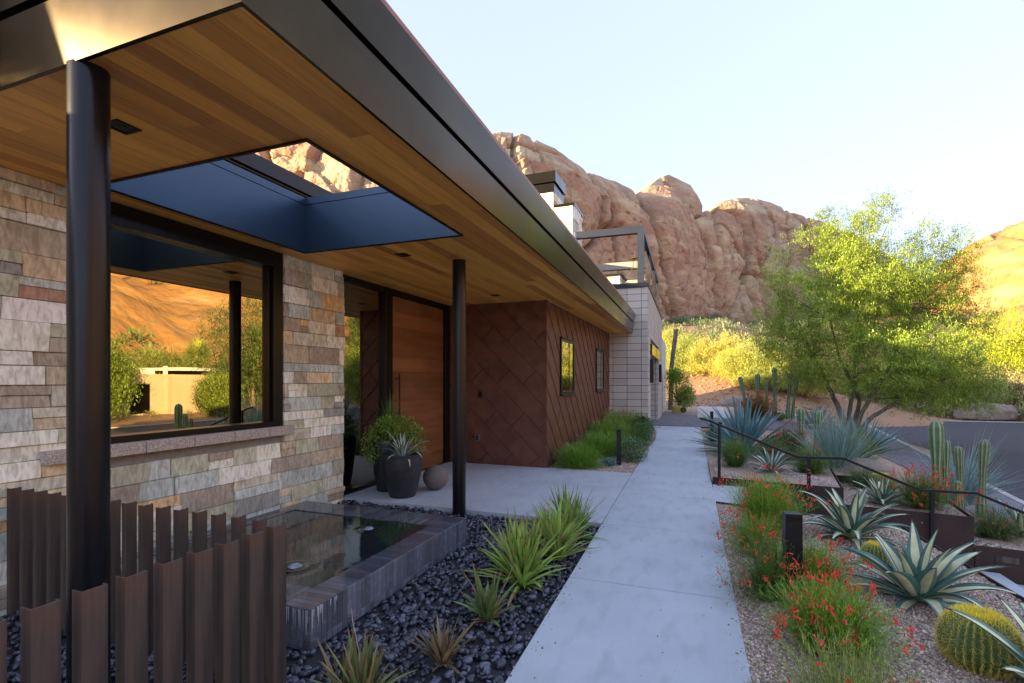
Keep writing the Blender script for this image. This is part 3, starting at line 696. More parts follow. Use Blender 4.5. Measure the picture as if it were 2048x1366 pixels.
gw=part('garage_wall',GA,'cmu',colors=True)
core=MB();gb(core,-8,-1.42,WE+.012,WE+.95,-.1,4.2);gb(core,-8,-1.9,WE+.95,WE+5.3,-.1,4.2);gb(core,-1.9,-1.42,WE+.95,WE+5.3,2.64,4.2);gb(core,-8,-1.42,WE+5.312,WE+8.3,-.1,4.2)
_sub('wall_backing',core,'joint',gw,False)
gd=MB()
for i in range(5): gb(gd,-1.9,-1.87,WE+.96,WE+5.28,.02+i*.49,.02+i*.49+.48)
part('garage_door',gd,'frame')
hm=MB();gb(hm,-1.9,-1.33,WE+.8,WE+5.45,2.3,2.62);part('door_header',hm,'bronze')
pc=MB();gb(pc,-8,-1.36,WE-.05,WE+8.35,4.2,4.33);part('parapet_cap',pc,'black')
for yy in (.62,5.62):
    s_=MB();gb(s_,-1.39,-1.28,WE+yy,WE+yy+.14,1.45,2.15);part('wall_lamp',s_,'black')
lw=MB();gb(lw,-8,-1.44,WE+8.3,WE+14.,-.1,3.5);part('stucco_wall',lw,'stucco')
# chimney
ch=MB();CX=-5.3
stones(ch,(CX,14.9,0),(1,0,0),(0,-1,0),1.08,3.5,7.3,hmin=.25,hmax=.5,wmin=.3,wmax=.7,seed=21)
stones(ch,(-4.22,14.9,0),(0,1,0),(1,0,0),1.1,3.5,7.3,hmin=.2,hmax=.4,wmin=.3,wmax=.6,seed=22)
stones(ch,(-4.2,14.9,0),(1,0,0),(0,-1,0),.59,3.5,6.82,hmin=.25,hmax=.5,wmin=.3,wmax=.7,seed=23)
stones(ch,(-3.61,14.9,0),(0,1,0),(1,0,0),1.1,3.5,6.82,hmin=.2,hmax=.4,wmin=.3,wmax=.6,seed=24)
for i,c in enumerate(ch.c.get(4,[])): ch.c[4][i]=tuple(np.clip(np.array(c)*1.15+.05,0,.75))
cm=part('chimney',ch,'stone',colors=True)
_sub('core',MB().box(CX,-4.225,14.905,16,3.4,7.3).box(-4.225,-3.615,14.905,16,3.4,6.82),'mortar',cm,False)
_sub('cap',MB().box(CX-.08,-4.14,14.83,16.08,7.62,7.95).box(CX-.03,-4.19,14.86,16.03,7.3,7.58).box(CX,-4.25,14.9,16,7.58,7.62).box(-4.2,-3.55,14.85,16.06,6.82,6.9),'bronze',cm,False)
lb=MB();stones(lb,(-2.85,14.95,0),(1,0,0),(0,-1,0),.65,3.5,4.6,seed=31,hmin=.1,hmax=.25);stones(lb,(-2.2,14.95,0),(0,1,0),(1,0,0),.9,3.5,4.6,seed=32,hmin=.1,hmax=.25)
l2=part('stone_pier',lb,'stone',colors=True);_sub('core',MB().box(-2.85,-2.205,14.955,15.8,3.4,4.6),'mortar',l2,False);_sub('cap',MB().box(-2.9,-2.13,14.88,15.9,4.6,4.66),'black',l2,False)
# roof terrace frame
M['framepaint']=mat('slate_blue_paint',(.014,.022,.038),(.018,.027,.045),scale=3,rough=.45,metal=.1)
M['beige']=mat('beige_beam',(.42,.38,.3),rough=.6)
pg=MB();gb(pg,-3.5,-1.52,WE+.06,WE+.24,5.80,6.0);gb(pg,-1.7,-1.52,WE+.06,WE+.24,4.33,5.8);gb(pg,-1.66,-1.52,WE+.24,WE+8.2,5.82,6.0)
for yy in (2.8,5.4,8.05): gb(pg,-1.64,-1.54,WE+yy,WE+yy+.1,4.33,5.82)
pr1=part('terrace_frame',pg,'framepaint')
bb_=MB();gb(bb_,-3.5,-1.66,WE+3.6,WE+3.8,5.55,5.8);_sub('beam',bb_,'beige',pr1,False);bb_=MB();gb(bb_,-3.5,-1.66,WE+7.,WE+7.2,5.55,5.8);_sub('beam',bb_,'beige',pr1,False)
M['clear']=mat('railing_glass',(.5,.6,.62),rough=.03);M['clear'].node_tree.nodes['Principled BSDF'].inputs['Transmission Weight'].default_value=.9
gr_=MB()
for a,b in ((.4,2.7),(2.95,5.3),(5.6,8.)): gb(gr_,-1.50,-1.488,WE+a,WE+b,4.36,5.35)
_sub('glass_panel',gr_,'clear',pr1,False)
M['gold']=mat('gold_lamp',(.6,.42,.12),rough=.25,metal=.9);M['lampglass']=mat('frosted_lamp_glass',(.75,.75,.7),rough=.3)
for (yy,xx) in ((1.9,-1.95),(5.9,-1.95)):
    l=MB();c=O+uy*yy+ux*(xx+1.4);l.tube([c+[0,0,5.75],c+[0,0,5.5]],.01,6).lathe([(.02,.05),(.09,.03),(.11,0),(.1,-.02)],tuple(c+[0,0,5.5]),16)
    for a in np.arange(6)*PI/3: l.tube([c+[.09*math.cos(a),.09*math.sin(a),5.5],c+[.09*math.cos(a),.09*math.sin(a),5.15]],.007,5)
    l.lathe([(.1,.02),(.105,0),(.02,-.02)],tuple(c+[0,0,5.15]),16)
    q=_sub('lantern',l,'gold',pr1,False)
# ================================================================ POND, PEBBLES, STEEL POSTS
po=empty('fountain_basin',(-3.0,3.3,-.05),'raised dark tiled water basin with bubbling jets under the skylight opening','fountain')
PX0,PX1,PY0,PY1,PZ=-4.02,-2.09,2.28,4.33,.195
mb=MB();rr=random.Random(9)
def tc(): return tuple(np.array(rr.choice([(.10,.11,.135),(.125,.135,.165),(.085,.092,.115),(.155,.17,.21),(.11,.112,.13),(.12,.135,.17)]))*rr.uniform(.85,1.2))
def tilerow(a0,a1,fix,axis,z0,z1,w=.046,sgn=1):
    a=a0
    while a<a1-.01:
        b=min(a+w,a1);g=.0014
        lo_,hi_=(fix-.008,fix+.004+rr.uniform(-.0006,.0006)) if sgn>0 else (fix-.004,fix+.008)
        if axis=='y': mb.box(lo_,hi_,a+g,b-g,z0,z1,tc())
        else: mb.box(a+g,b-g,lo_,hi_,z0,z1,tc())
        a+=w
for fix,sg in ((PX1,1),(PX0,-1)):
    tilerow(PY0,PY1,fix,'y',-.05,.0,sgn=sg);tilerow(PY0,PY1,fix,'y',.003,PZ-.002,sgn=sg)
for fix,sg in ((PY0,-1),(PY1,1)):
    tilerow(PX0,PX1,fix,'x',-.05,.0,sgn=sg);tilerow(PX0,PX1,fix,'x',.003,PZ-.002,sgn=sg)
side=mb.build('side_tile',M['tile'],po,colors=True);bevel(side,.001,1)
IX0,IX1,IY0,IY1=-3.86,-2.29,2.52,4.0
mb=MB()
def toptiles(x0,x1,y0,y1,wx,wy):
    y=y0
    while y<y1-.004:
        e=min(y+wy,y1);x=x0
        while x<x1-.004:
            f=min(x+wx,x1);mb.box(x+.001,f-.001,y+.001,e-.001,PZ-.012,PZ+rr.uniform(-.0004,.0004),tuple(np.array(tc())*.8));x+=wx
        y+=wy
toptiles(PX0,IX0,PY0,PY1,.046,.2);toptiles(IX1,PX1,PY0,PY1,.2,.046);toptiles(IX0,IX1,PY0,IY0,.046,.12);toptiles(IX0,IX1,IY1,PY1,.046,.165)
M['wettile']=mat('wet_tile',(.75,.75,.75),(1.,1.,1.),scale=4,rough=.045,rough2=.1,attr=True,ior=1.75,bump=.02,bscale=9,bdist=.004)
mb.build('rim',M['wettile'],po,colors=True)
MB().box(PX0+.01,IX0,PY0+.01,PY1-.01,-.05,PZ-.013).box(IX1,PX1-.01,PY0+.01,PY1-.01,-.05,PZ-.013).box(IX0,IX1,PY0+.01,IY0,-.05,PZ-.013).box(IX0,IX1,IY1,PY1-.01,-.05,PZ-.013).box(IX0,IX1,IY0,IY1,-.05,0).build('shell',M['darkbed'],po)
M['water']=mat('dark_water',(.008,.018,.022),rough=.012,ior=1.6,bump=.10,bscale=7,bdist=.012)
wt=MB().box(IX0,IX1,IY0,IY1,.01,PZ-.008).build('water',M['water'],po)
M['foam']=mat('bubbling_water',(.30,.36,.40),(.16,.2,.24),scale=30,rough=.12,bump=.8,bscale=45,bdist=.01)
for (x,y,r) in ((-2.75,3.72,.085),(-2.68,2.78,.1),(-3.42,3.3,.085)):
    prof=[(.001,.012),(r*.3,.010),(r*.55,.002),(r*.8,.006),(r,.0035),(r*1.15,.0045),(r*1.25,.0005),(r*1.45,.0018),(r*1.6,.0003)]
    MB().lathe(prof,(x,y,PZ-.008),40).build('ripple',M['foam' if 0 else 'water'],po,smooth=True)
    MB().lathe([(.001,.020),(r*.25,.018),(r*.42,.008),(r*.5,.001)],(x,y,PZ-.006),30).build('water_jet',M['foam'],po,smooth=True)
# white mineral streaks on the corner tiles
M['scale']=mat('mineral_scale',(.55,.58,.64),(.38,.41,.47),scale=60,rough=.8)
mb=MB();n=0
for i in range(34):
    u=rr.random()**1.7*.34;ln=rr.uniform(.04,.16)*(1-u*1.4);w=rr.uniform(.003,.011)
    if rr.random()<.5: mb.add([[PX1+.0058,PY0+u,PZ-.008],[PX1+.0058,PY0+u+w,PZ-.008],[PX1+.0058,PY0+u+w*.6,PZ-.008-ln],[PX1+.0058,PY0+u+w*.3,PZ-.008-ln*.9]],[[0,1,2,3][::-1]])
    else: mb.add([[PX1-u,PY0-.0058,PZ-.008],[PX1-u-w,PY0-.0058,PZ-.008],[PX1-u-w*.6,PY0-.0058,PZ-.008-ln],[PX1-u-w*.3,PY0-.0058,PZ-.008-ln*.9]],[[0,1,2,3]])
mb.build('mineral_stain',M['scale'],po)
# icosphere template
def ico(sub):
    import bmesh
    bm=bmesh.new();bmesh.ops.create_icosphere(bm,subdivisions=sub,radius=1);V=np.array([v.co[:] for v in bm.verts]);F=np.array([[v.index for v in f.verts] for f in bm.faces]);bm.free();return V,F
I2=ico(2);I1=ico(1);I3=ico(3)
def scatter(name,tmpl,pos,rad,flat,m,pal,seed,smooth=True,jit=0.):
    r_=np.random.default_rng(seed);V,F=tmpl;N=len(pos);n=len(V)
    q=r_.normal(size=(N,4));q[:,1:3]*=.45 if flat<.8 else 1;q/=np.linalg.norm(q,axis=1)[:,None]
    w_,x,y,z=q.T
    Rm=np.stack([1-2*(y*y+z*z),2*(x*y-z*w_),2*(x*z+y*w_),2*(x*y+z*w_),1-2*(x*x+z*z),2*(y*z-x*w_),2*(x*z-y*w_),2*(y*z+x*w_),1-2*(x*x+y*y)],1).reshape(N,3,3)
    sc=np.stack([rad*r_.uniform(.9,1.35,N),rad*r_.uniform(.75,1.0,N),rad*r_.uniform(flat*.8,flat*1.2,N)],1)
    P=V[None]*sc[:,None,:]
    if jit: P=P*(1+r_.normal(0,jit,(N,n,1)))
    P=np.einsum('nij,nkj->nki',Rm,P)+pos[:,None,:]
    Fs=(F[None]+(np.arange(N)*n)[:,None,None]).reshape(-1,3)
    pal=np.array(pal);c=pal[r_.integers(0,len(pal),N)]*r_.uniform(.75,1.25,(N,1));C=np.repeat(c,len(F),0)
    return tag(raw(name,P.reshape(-1,3),Fs,m,cols=C,smooth=smooth),kind='stuff')
# pebbles
A=(3.4*5.3);N=12500;P=rng.uniform([-4.3,.0,0],[-.89,5.285,0],(N,3))
P[:,2]=-.055+rng.uniform(-.012,.012,N)+.016*fbm(P*4,2,3)
rad=rng.uniform(.012,.0275,N)*np.where(rng.random(N)<.12,1.35,1)
k=~((P[:,0]>PX0-.01)&(P[:,0]<PX1+.012)&(P[:,1]>PY0-.012)&(P[:,1]<PY1+.012))
k&=P[:,0]<np.interp(P[:,1],[2.3,8.39],[-.91,-1.03])-.018
k&=(P[:,1]>.5)
scatter('pebbles',I2,P[k],rad[k],.62,M['pebble'],[(.02,.025,.038),(.034,.041,.06),(.014,.018,.028),(.065,.075,.105),(.027,.031,.042),(.09,.10,.125)],3)
tag(MB().box(-4.31,-.88,-1,5.28,-.11,-.066).build('pebble_bed',M['darkbed']),kind='structure')
# gravel stones, near bed (dense) and beside the steps
GP=[(.44,.33,.25),(.54,.43,.33),(.3,.23,.18),(.62,.52,.42),(.38,.28,.21),(.48,.4,.33),(.24,.19,.16),(.66,.57,.47)]
def inpoly(P,poly):
    x,y=P[:,0],P[:,1];c=np.zeros(len(P),bool);n=len(poly)
    for i in range(n):
        x1,y1=poly[i];x2,y2=poly[(i+1)%n];c^=((y1>y)!=(y2>y))&(x<(x2-x1)*(y-y1)/(y2-y1+1e-12)+x1)
    return c
N=70000;P=np.stack([rng.uniform(.2,2.3,N),2.0+4.7*rng.random(N),np.zeros(N)],1);P=P[inpoly(P,nb)];P[:,2]=-.010+rng.uniform(-.003,.005,len(P))
scatter('gravel',I1,P,rng.uniform(.0045,.0105,len(P)),.75,M['gravel'],GP,5,smooth=False,jit=.12)
Q=[]
for (x0,x1,y0,y1,z,n) in ((.22,1.75,7.98,9.9,.052,9000),(1.82,3.05,7.8,9.5,-.165,7500),(3.12,4.5,7.55,9.2,-.50,6500),(-2.4,-1.1,8.4,10.2,-.018,6500)):
    q=np.stack([rng.uniform(x0,x1,n),rng.uniform(y0,y1,n),np.full(n,z)],1)
    if x0>0: q=q[q[:,1]>yl(q[:,0],7.99)]
    if x0>0: q[:,2]+=.018*np.sin(q[:,0]*5+q[:,1]*3)
    Q.append(q)
Q=np.concatenate(Q);scatter('gravel',I1,Q,rng.uniform(.006,.012,len(Q)),.75,M['gravel'],GP,6,smooth=False,jit=.12)
# weathered steel screen posts: row A runs to the camera, row B to the wall
def post_mesh():
    t=.006;a=.048;b=.08;lip=.018
    # plan: flange b along +Y from the apex (0,0); flange a along -X; lip
    out=[(0,0),(t*.3,-t*.3),(t,0),(t,b),(-lip,b),(-lip,b-t),(0,b-t),(0,t),(-a,t),(-a,0)]
    out=[(0.006,0),(.006,b),(-lip,b),(-lip,b-t),(0,b-t),(0,t),(-a,t),(-a,0)]
    m_=MB();m_.prism(out,0,1.);return m_
posts=[]
pm=None
def post(x,y,rz,h,lab,grp):
    global pm
    if pm is None:
        mb=post_mesh();o=raw('steel_post',np.concatenate(mb.v),[np.array(f) for f in mb.f.values()],M['post'],local=True);bevel(o,.0015,1);pm=o
    else: o=pm.copy();COL.objects.link(o)
    o.location=(x,y,-.08);o.rotation_euler=(0,0,rz);o.scale=(1,1,h+.08);tag(o,lab,'screen post',grp);return o
ordn=['nearest the corner','second from the corner','third from the corner','fourth from the corner','fifth from the corner','sixth from the corner','seventh from the corner','eighth from the corner','ninth from the corner','tenth from the corner','eleventh from the corner','twelfth from the corner','thirteenth from the corner','fourteenth from the corner','fifteenth from the corner','sixteenth from the corner']
ya=[1.9,1.765,1.63,1.50,1.37,1.235,1.10,.965,.83,.69]
for i,y in enumerate(ya): post(-1.925,y-.045,R(rng.uniform(-1.5,1.5)),.797+rng.uniform(-.003,.003),('rusty angle-steel post of the front screen row, '+ordn[i]) ,'steel posts of the front screen row')
for i in range(16):
    x=-2.09-i*.142
    post(x,1.915-.0*i,R(90+rng.uniform(-2,2)) if False else R(rng.uniform(-1.5,1.5)),.797+rng.uniform(-.003,.003),'dark steel post of the back screen row toward the wall, '+ordn[i],'steel posts of the back screen row').scale=(.74,.74,.877)
# stray grit and dry leaf bits on the walk
n=420;e=rng.random(n)<.5;yy=rng.uniform(2.2,12,n);xx=np.where(e,.285-.0155*yy-np.abs(rng.normal(0,.05,n)),np.interp(yy,[2.3,8.39],[-.91,-1.03])+np.abs(rng.normal(0,.06,n)));w_=rng.random(n)<.12;xx=np.where(w_,rng.uniform(-.9,.2,n),xx)
scatter('grit',I1,np.stack([xx,yy,np.full(n,.0025)],1),rng.uniform(.0025,.007,n),.6,M['gravel'],GP+[(.3,.2,.08),(.12,.1,.06)],15,smooth=False,jit=.15)
# bollards
def bollard(x,y,z,h,w,lab):
    o=MB().box(-w/2,w/2,-w*.4,w*.4,0,h).build('bollard_light',M['black'],loc=(x,y,z),local=True);bevel(o,.003);tag(o,lab,'bollard light','black bollard lights')
    MB().box(-w/2+.006,w/2-.006,-w*.4-.001,-w*.4+.01,h-.05,h-.018).build('lens',M['frame'],o,local=True)
    o.rotation_euler=(0,0,R(8));return o
bollard(.59,3.88,-.02,.62,.105,'black square bollard light standing in the red-flowering bushes by the path')
bollard(-1.37,9.15,-.03,.66,.085,'black bollard light beside the lavender-flowered shrub left of the path')
bollard(-1.36,13.1,-.03,.63,.085,'black bollard light before the block pier, partly behind green shrub')
bollard(.33,16.2,-.03,.62,.085,'farthest black bollard light at the end of the path, left of the blue agave')
bollard(.42,12.3,-.03,.60,.085,'black bollard light hidden behind the leaves of the big blue agave')
# smooth lit dome at the right and the slopes across the street
def hillmesh():
    xs=np.linspace(22,330,330);ys=np.linspace(-140,330,380);X,Y=np.meshgrid(xs,ys,indexing='xy')
    base=Tz(X,Y)-.6
    P=np.stack([X,Y,0*X],-1);n=fbm(P/35,4,3)
    sl=np.clip((X-34-.10*np.abs(Y-20))/70,0,1);north=ss(150,95,Y)
    h=(30*sl**.8*(.72+.5*n)+5*np.sqrt(sl)*(fbm(P/14,3,6)-.5)*2)*north*ss(-130,-60,Y)
    def dome(cx,cy,rx,ry,hh,p=2.4):
        r=np.clip((np.abs((X-cx)/rx)**p+np.abs((Y-cy)/ry)**p),0,1);return hh*(1-r)**.55
    d=np.maximum(dome(118,206,46,42,27),dome(165,150,55,50,16));d=np.maximum(d,dome(97,180,20,16,7))
    h=np.maximum(h,d)
    b=cell(P/np.array([26,26,1])+.5*fbm(P/18,3,8)[...,None],31);bulge=np.sqrt(np.clip(1-b[0]**2,0,1))
    k=np.clip(h/12,0,1)
    h=h+k*(5.5*(bulge-.6)-3.5*np.exp(-((b[1]-b[0])/.05)**2)*(vnoise(P/30,33)>.4)+5.*(fbm(P/9,6,12)-.5)+1.6*np.sqrt((h/7+1.5*fbm(P/30,3,15))%1.))
    Z=base+h
    global HX,HYv,HZ;HX,HYv,HZ=xs,ys,Z
    A=np.clip(.88+.26*fbm(P/10,3,20),.8,1.15)[...,None]*np.array([1,1,1.])
    F=gridF(*X.shape)
    return tag(raw('hills',np.stack([X,Y,Z],-1),F,M['rockhill'],smooth=True,cols=A[:-1,:-1].reshape(-1,3)),kind='structure')
hillmesh()
# ================================================================ PLANTS
def agave(name,loc,label,n=26,L=.5,W=.09,e0=80,e1=8,droop=1.2,cen=(.62,.64,.42),edg=(.075,.15,.13),stripe=.55,seed=1,stiff=.0,group='white-striped agaves in the gravel',cat='agave',thick=.16,parent=None,base=.03,fold=.35,lmin=.55,azo=0.):
    r_=np.random.default_rng(seed);cb=CB();S_=16;A_=8
    for i in range(n):
        f=i/(n-1);az=azo+i*2.39996+r_.normal(0,.12);el=R(e0+(e1-e0)*f**.85+r_.normal(0,4));l=L*(lmin+(1-lmin)*math.sin(PI*min(1,.22+.62*f)))*r_.uniform(.85,1.12)
        w=W*r_.uniform(.85,1.12)*(.75+.25*math.sin(PI*f))
        bend=droop*(.35+.65*f)*r_.uniform(.6,1.3);out=np.array([math.cos(az),math.sin(az),0.]);sd=np.array([-math.sin(az),math.cos(az),0.])
        p=out*base*r_.uniform(.3,1)+np.array([0,0,.01+.05*(1-f)*L]);e=el;ring=[];tw=r_.normal(0,.15);wav=r_.uniform(0,6)
        for s in range(S_+1):
            t=s/S_;d=out*math.cos(e)+np.array([0,0,1.])*math.sin(e);up=-out*math.sin(e)+np.array([0,0,1.])*math.cos(e)
            s2=sd*math.cos(tw*t)+up*math.sin(tw*t);u2=up*math.cos(tw*t)-sd*math.sin(tw*t)
            hw=w/2*(.72+.5*math.sin(PI*min(t*1.25,1)*.8))*(1-t**2.6)**.9 if t<1 else .0008
            hw=max(hw,.0009);pts=[]
            for a in range(A_+1):
                q=-1+2*a/A_;pts.append(p+s2*q*hw+u2*(abs(q)**1.6*hw*fold+.0035*math.sin(wav+q*3+t*9)*abs(q)))
            th=hw*thick*2*(1-.6*t)
            for a in range(A_-1,0,-1):
                q=-1+2*a/A_;pts.append(p+s2*q*hw*.96+u2*(abs(q)**1.6*hw*fold-th*(1-q*q)))
            ring.append(pts)
            p=p+d*l/S_;e-=bend*(t**(1.1+stiff))*2.0/S_;sd=sd+out*0
        V=np.array(ring).reshape(-1,3);K=2*A_;ix=np.arange((S_+1)*K).reshape(S_+1,K);nx=np.roll(ix,-1,1)
        F=np.stack([ix[:-1],nx[:-1],nx[1:],ix[1:]],-1).reshape(-1,4)
        c1=np.array(cen)*r_.uniform(.85,1.1);c2=np.array(edg)*r_.uniform(.8,1.2)
        C=np.zeros((S_,K,3))
        for a in range(K):
            qa=-1+2*(a+.5)/A_ if a<A_ else -1+2*(K-a-.5)/A_
            C[:,a]=c1 if abs(qa)<stripe else c2
        C[-1]=(.12,.07,.04)
        cb.add(V,F,C.reshape(-1,3))
    o=cb.build(name,M['agave'],loc=loc,local=True,smooth=True);tag(o,label,cat,group)
    return o
GW=(.70,.70,.42);GE=(.09,.20,.17)
agave('striped_agave',(1.40,4.2,-.01),'largest white-striped agave in the near gravel, between the two front barrel cacti',28,.53,.115,82,0,1.5,GW,GE,seed=4,base=.035,azo=.5)
agave('striped_agave',(1.35,5.62,-.01),'white-striped agave just in front of the first rusty planter, leaves curling over',28,.58,.10,82,8,2.0,GW,GE,seed=5)
agave('striped_agave',(1.60,3.06,-.01),'white-striped agave cut off by the lower right corner of the photo',18,.52,.11,78,4,1.2,GW,GE,seed=6,azo=1.2)
agave('striped_agave',(2.29,8.1,-.17),'small white-striped agave by the yellow barrel cactus in the second planter',24,.44,.085,84,8,1.6,GW,GE,seed=7)
agave('striped_agave',(1.05,8.85,.05),'white-striped agave with curled tips in the first planter, below the big blue agave',26,.55,.06,86,8,2.2,(.58,.64,.5),(.12,.22,.21),seed=8)
agave('striped_agave',(3.88,8.35,-.52),'white-striped agave at the right edge in the lowest planter',22,.55,.075,84,8,1.3,GW,GE,seed=9)
BL=(.17,.32,.33)
agave('blue_agave',(.86,11.5,0),'huge blue-green agave with stiff straight leaves beside the end of the path',64,1.22,.095,86,-2,.15,BL,(.14,.28,.29),seed=12,stiff=.5,group='blue agaves',base=.1,fold=.5,lmin=.75)
agave('blue_agave',(3.9,20.6,-.22),'round blue agave beyond the driveway, right of the cactus cluster',50,1.0,.07,86,0,.1,BL,(.14,.28,.29),seed=13,group='blue agaves',base=.1,fold=.5)
agave('blue_agave',(3.25,12.7,-.1),'dark blue-green agave with stiff leaves beside the tree trunk',44,.95,.085,80,5,.1,(.12,.23,.24),(.1,.2,.2),seed=14,group='blue agaves',base=.1,fold=.5)
agave('blue_agave',(-1.52,9.0,-.02),'small pale blue agave rosette at the foot of the bollard left of the path',30,.2,.055,80,10,.2,(.2,.34,.33),(.17,.3,.29),seed=15,group='blue agaves',fold=.5)
agave('blue_agave',(-2.25,9.0,-.02),'tiny grey agave against the rusty clad wall corner',16,.2,.05,80,25,.3,(.3,.38,.36),(.2,.3,.28),seed=16,group='blue agaves',fold=.5)
def spiky(name,loc,label,n,L,w,c,elmin,elmax,g,seed,cat,group,jl=.25,S_=6,base=.04,fold=.3,dry=0.,cb=None,m=None,tip=None,az=None):
    global rng
    r_=np.random.default_rng(seed);old=rng;rng=r_
    own=cb is None;cb=cb or CB()
    a=r_.uniform(0,2*PI,n) if az is None else r_.uniform(az[0],az[1],n)
    u=r_.random(n);el=np.radians(elmin+(elmax-elmin)*np.sqrt(u))
    d=dirs(a,el);p=np.stack([np.cos(a)*base*r_.random(n),np.sin(a)*base*r_.random(n),np.zeros(n)],1)
    V,F,tp=ribbons(p,d,L*(1+r_.normal(0,jl,n)).clip(.4,1.5),np.full(n,w),g*(1.15-u)*r_.uniform(.6,1.4,n),S_,fold=fold,wmid=.3)
    k=len(F)//n;C=jcol(c,n,.18)
    if dry: q=r_.random(n)<dry;C[q]=np.array((.38,.27,.13))*r_.uniform(.7,1.1,(q.sum(),1))
    C=np.repeat(C,k,0)
    if tip is not None:
        s=np.tile(np.repeat(np.arange(S_),k//S_),n);q=(s>=S_-1)&(np.repeat(r_.random(n)<.6,k));C[q]=tip
    cb.add(V,F,C);rng=old
    if own:
        o=cb.build(name,m or M['leaf'],loc=loc,local=True);return tag(o,label,cat,group)
    return tp
# aloe clumps in the black pebbles
def aloe(loc,label,heads,seed,c=(.13,.22,.045),dry=.08,stalk=3):
    cb=CB();r_=np.random.default_rng(seed)
    for (hx,hy,n,L,w) in heads:
        sub_=CB();spiky('',None,None,int(n*1.7),L*1.25,w*1.1,c,12,82,.5,seed+int(hx*100)%50+n,'','',cb=sub_,S_=7,base=.03,fold=.45,dry=dry,tip=(.3,.16,.07))
        for V,F,C in zip(sub_.V,sub_.F,sub_.C): cb.add(V+np.array([hx,hy,0]),F,C)
        sub_=CB();spiky('',None,None,max(3,n//8),L*.6,w*.8,(.33,.22,.1),5,30,.5,seed+3,'','',cb=sub_,S_=5,base=.03,fold=.4)
        for V,F,C in zip(sub_.V,sub_.F,sub_.C): cb.add(V+np.array([hx,hy,0]),F,C)
    o=cb.build('aloe',M['leaf'],loc=loc,local=True);tag(o,label,'aloe','aloes in the black pebbles')
    for s in range(stalk):
        h=heads[r_.integers(len(heads))];m_=MB();a=r_.uniform(0,6.28);l=r_.uniform(.22,.4);p=np.array([h[0],h[1],.02]);pts=[p]
        for k in range(6): p=p+np.array([math.cos(a)*.03,math.sin(a)*.03,l/6])+r_.normal(0,.006,3);pts.append(p)
        m_.tube(pts,np.linspace(.0035,.0015,7),5);m_.build('dry_stalk',M['drystalk'],o,local=True)
    return o
M['drystalk']=mat('dry_stalk',(.5,.36,.22),(.38,.25,.15),scale=30,rough=.9)
AG=(.32,.46,.09)
aloe((-1.22,4.95,-.04),'aloe clump at the far end of the pebble bed, next to the patio',[(0,0,42,.28,.024),(-.12,.2,36,.27,.022),(.08,-.15,36,.26,.023)],31,c=(.22,.36,.08))
aloe((-1.2,4.3,-.04),'big green aloe clump just behind the leaning stalks, second from the patio',[(0,0,50,.31,.026),(-.1,.18,36,.28,.024),(.06,-.12,30,.27,.024)],32,AG)
aloe((-1.27,3.68,-.04),'big bright green aloe clump in the middle of the row with dry stalks',[(0,0,56,.33,.03),(-.12,.1,40,.3,.028),(.02,-.14,36,.28,.03)],33,AG,stalk=4)
aloe((-1.28,2.96,-.04),'single upright green aloe with broad leaves standing between the clumps',[(0,0,24,.21,.032)],34,(.16,.25,.07),stalk=2)
aloe((-1.31,2.42,-.04),'reddish dried aloe rosette in the pebbles near the lower edge',[(0,0,30,.165,.02)],35,(.17,.14,.075),dry=.35,stalk=0)
aloe((-1.5,1.98,-.04),'green aloe cut off by the bottom edge of the photo',[(0,0,34,.21,.022),(-.13,.03,16,.16,.018)],36,(.18,.22,.07),dry=.15,stalk=2)
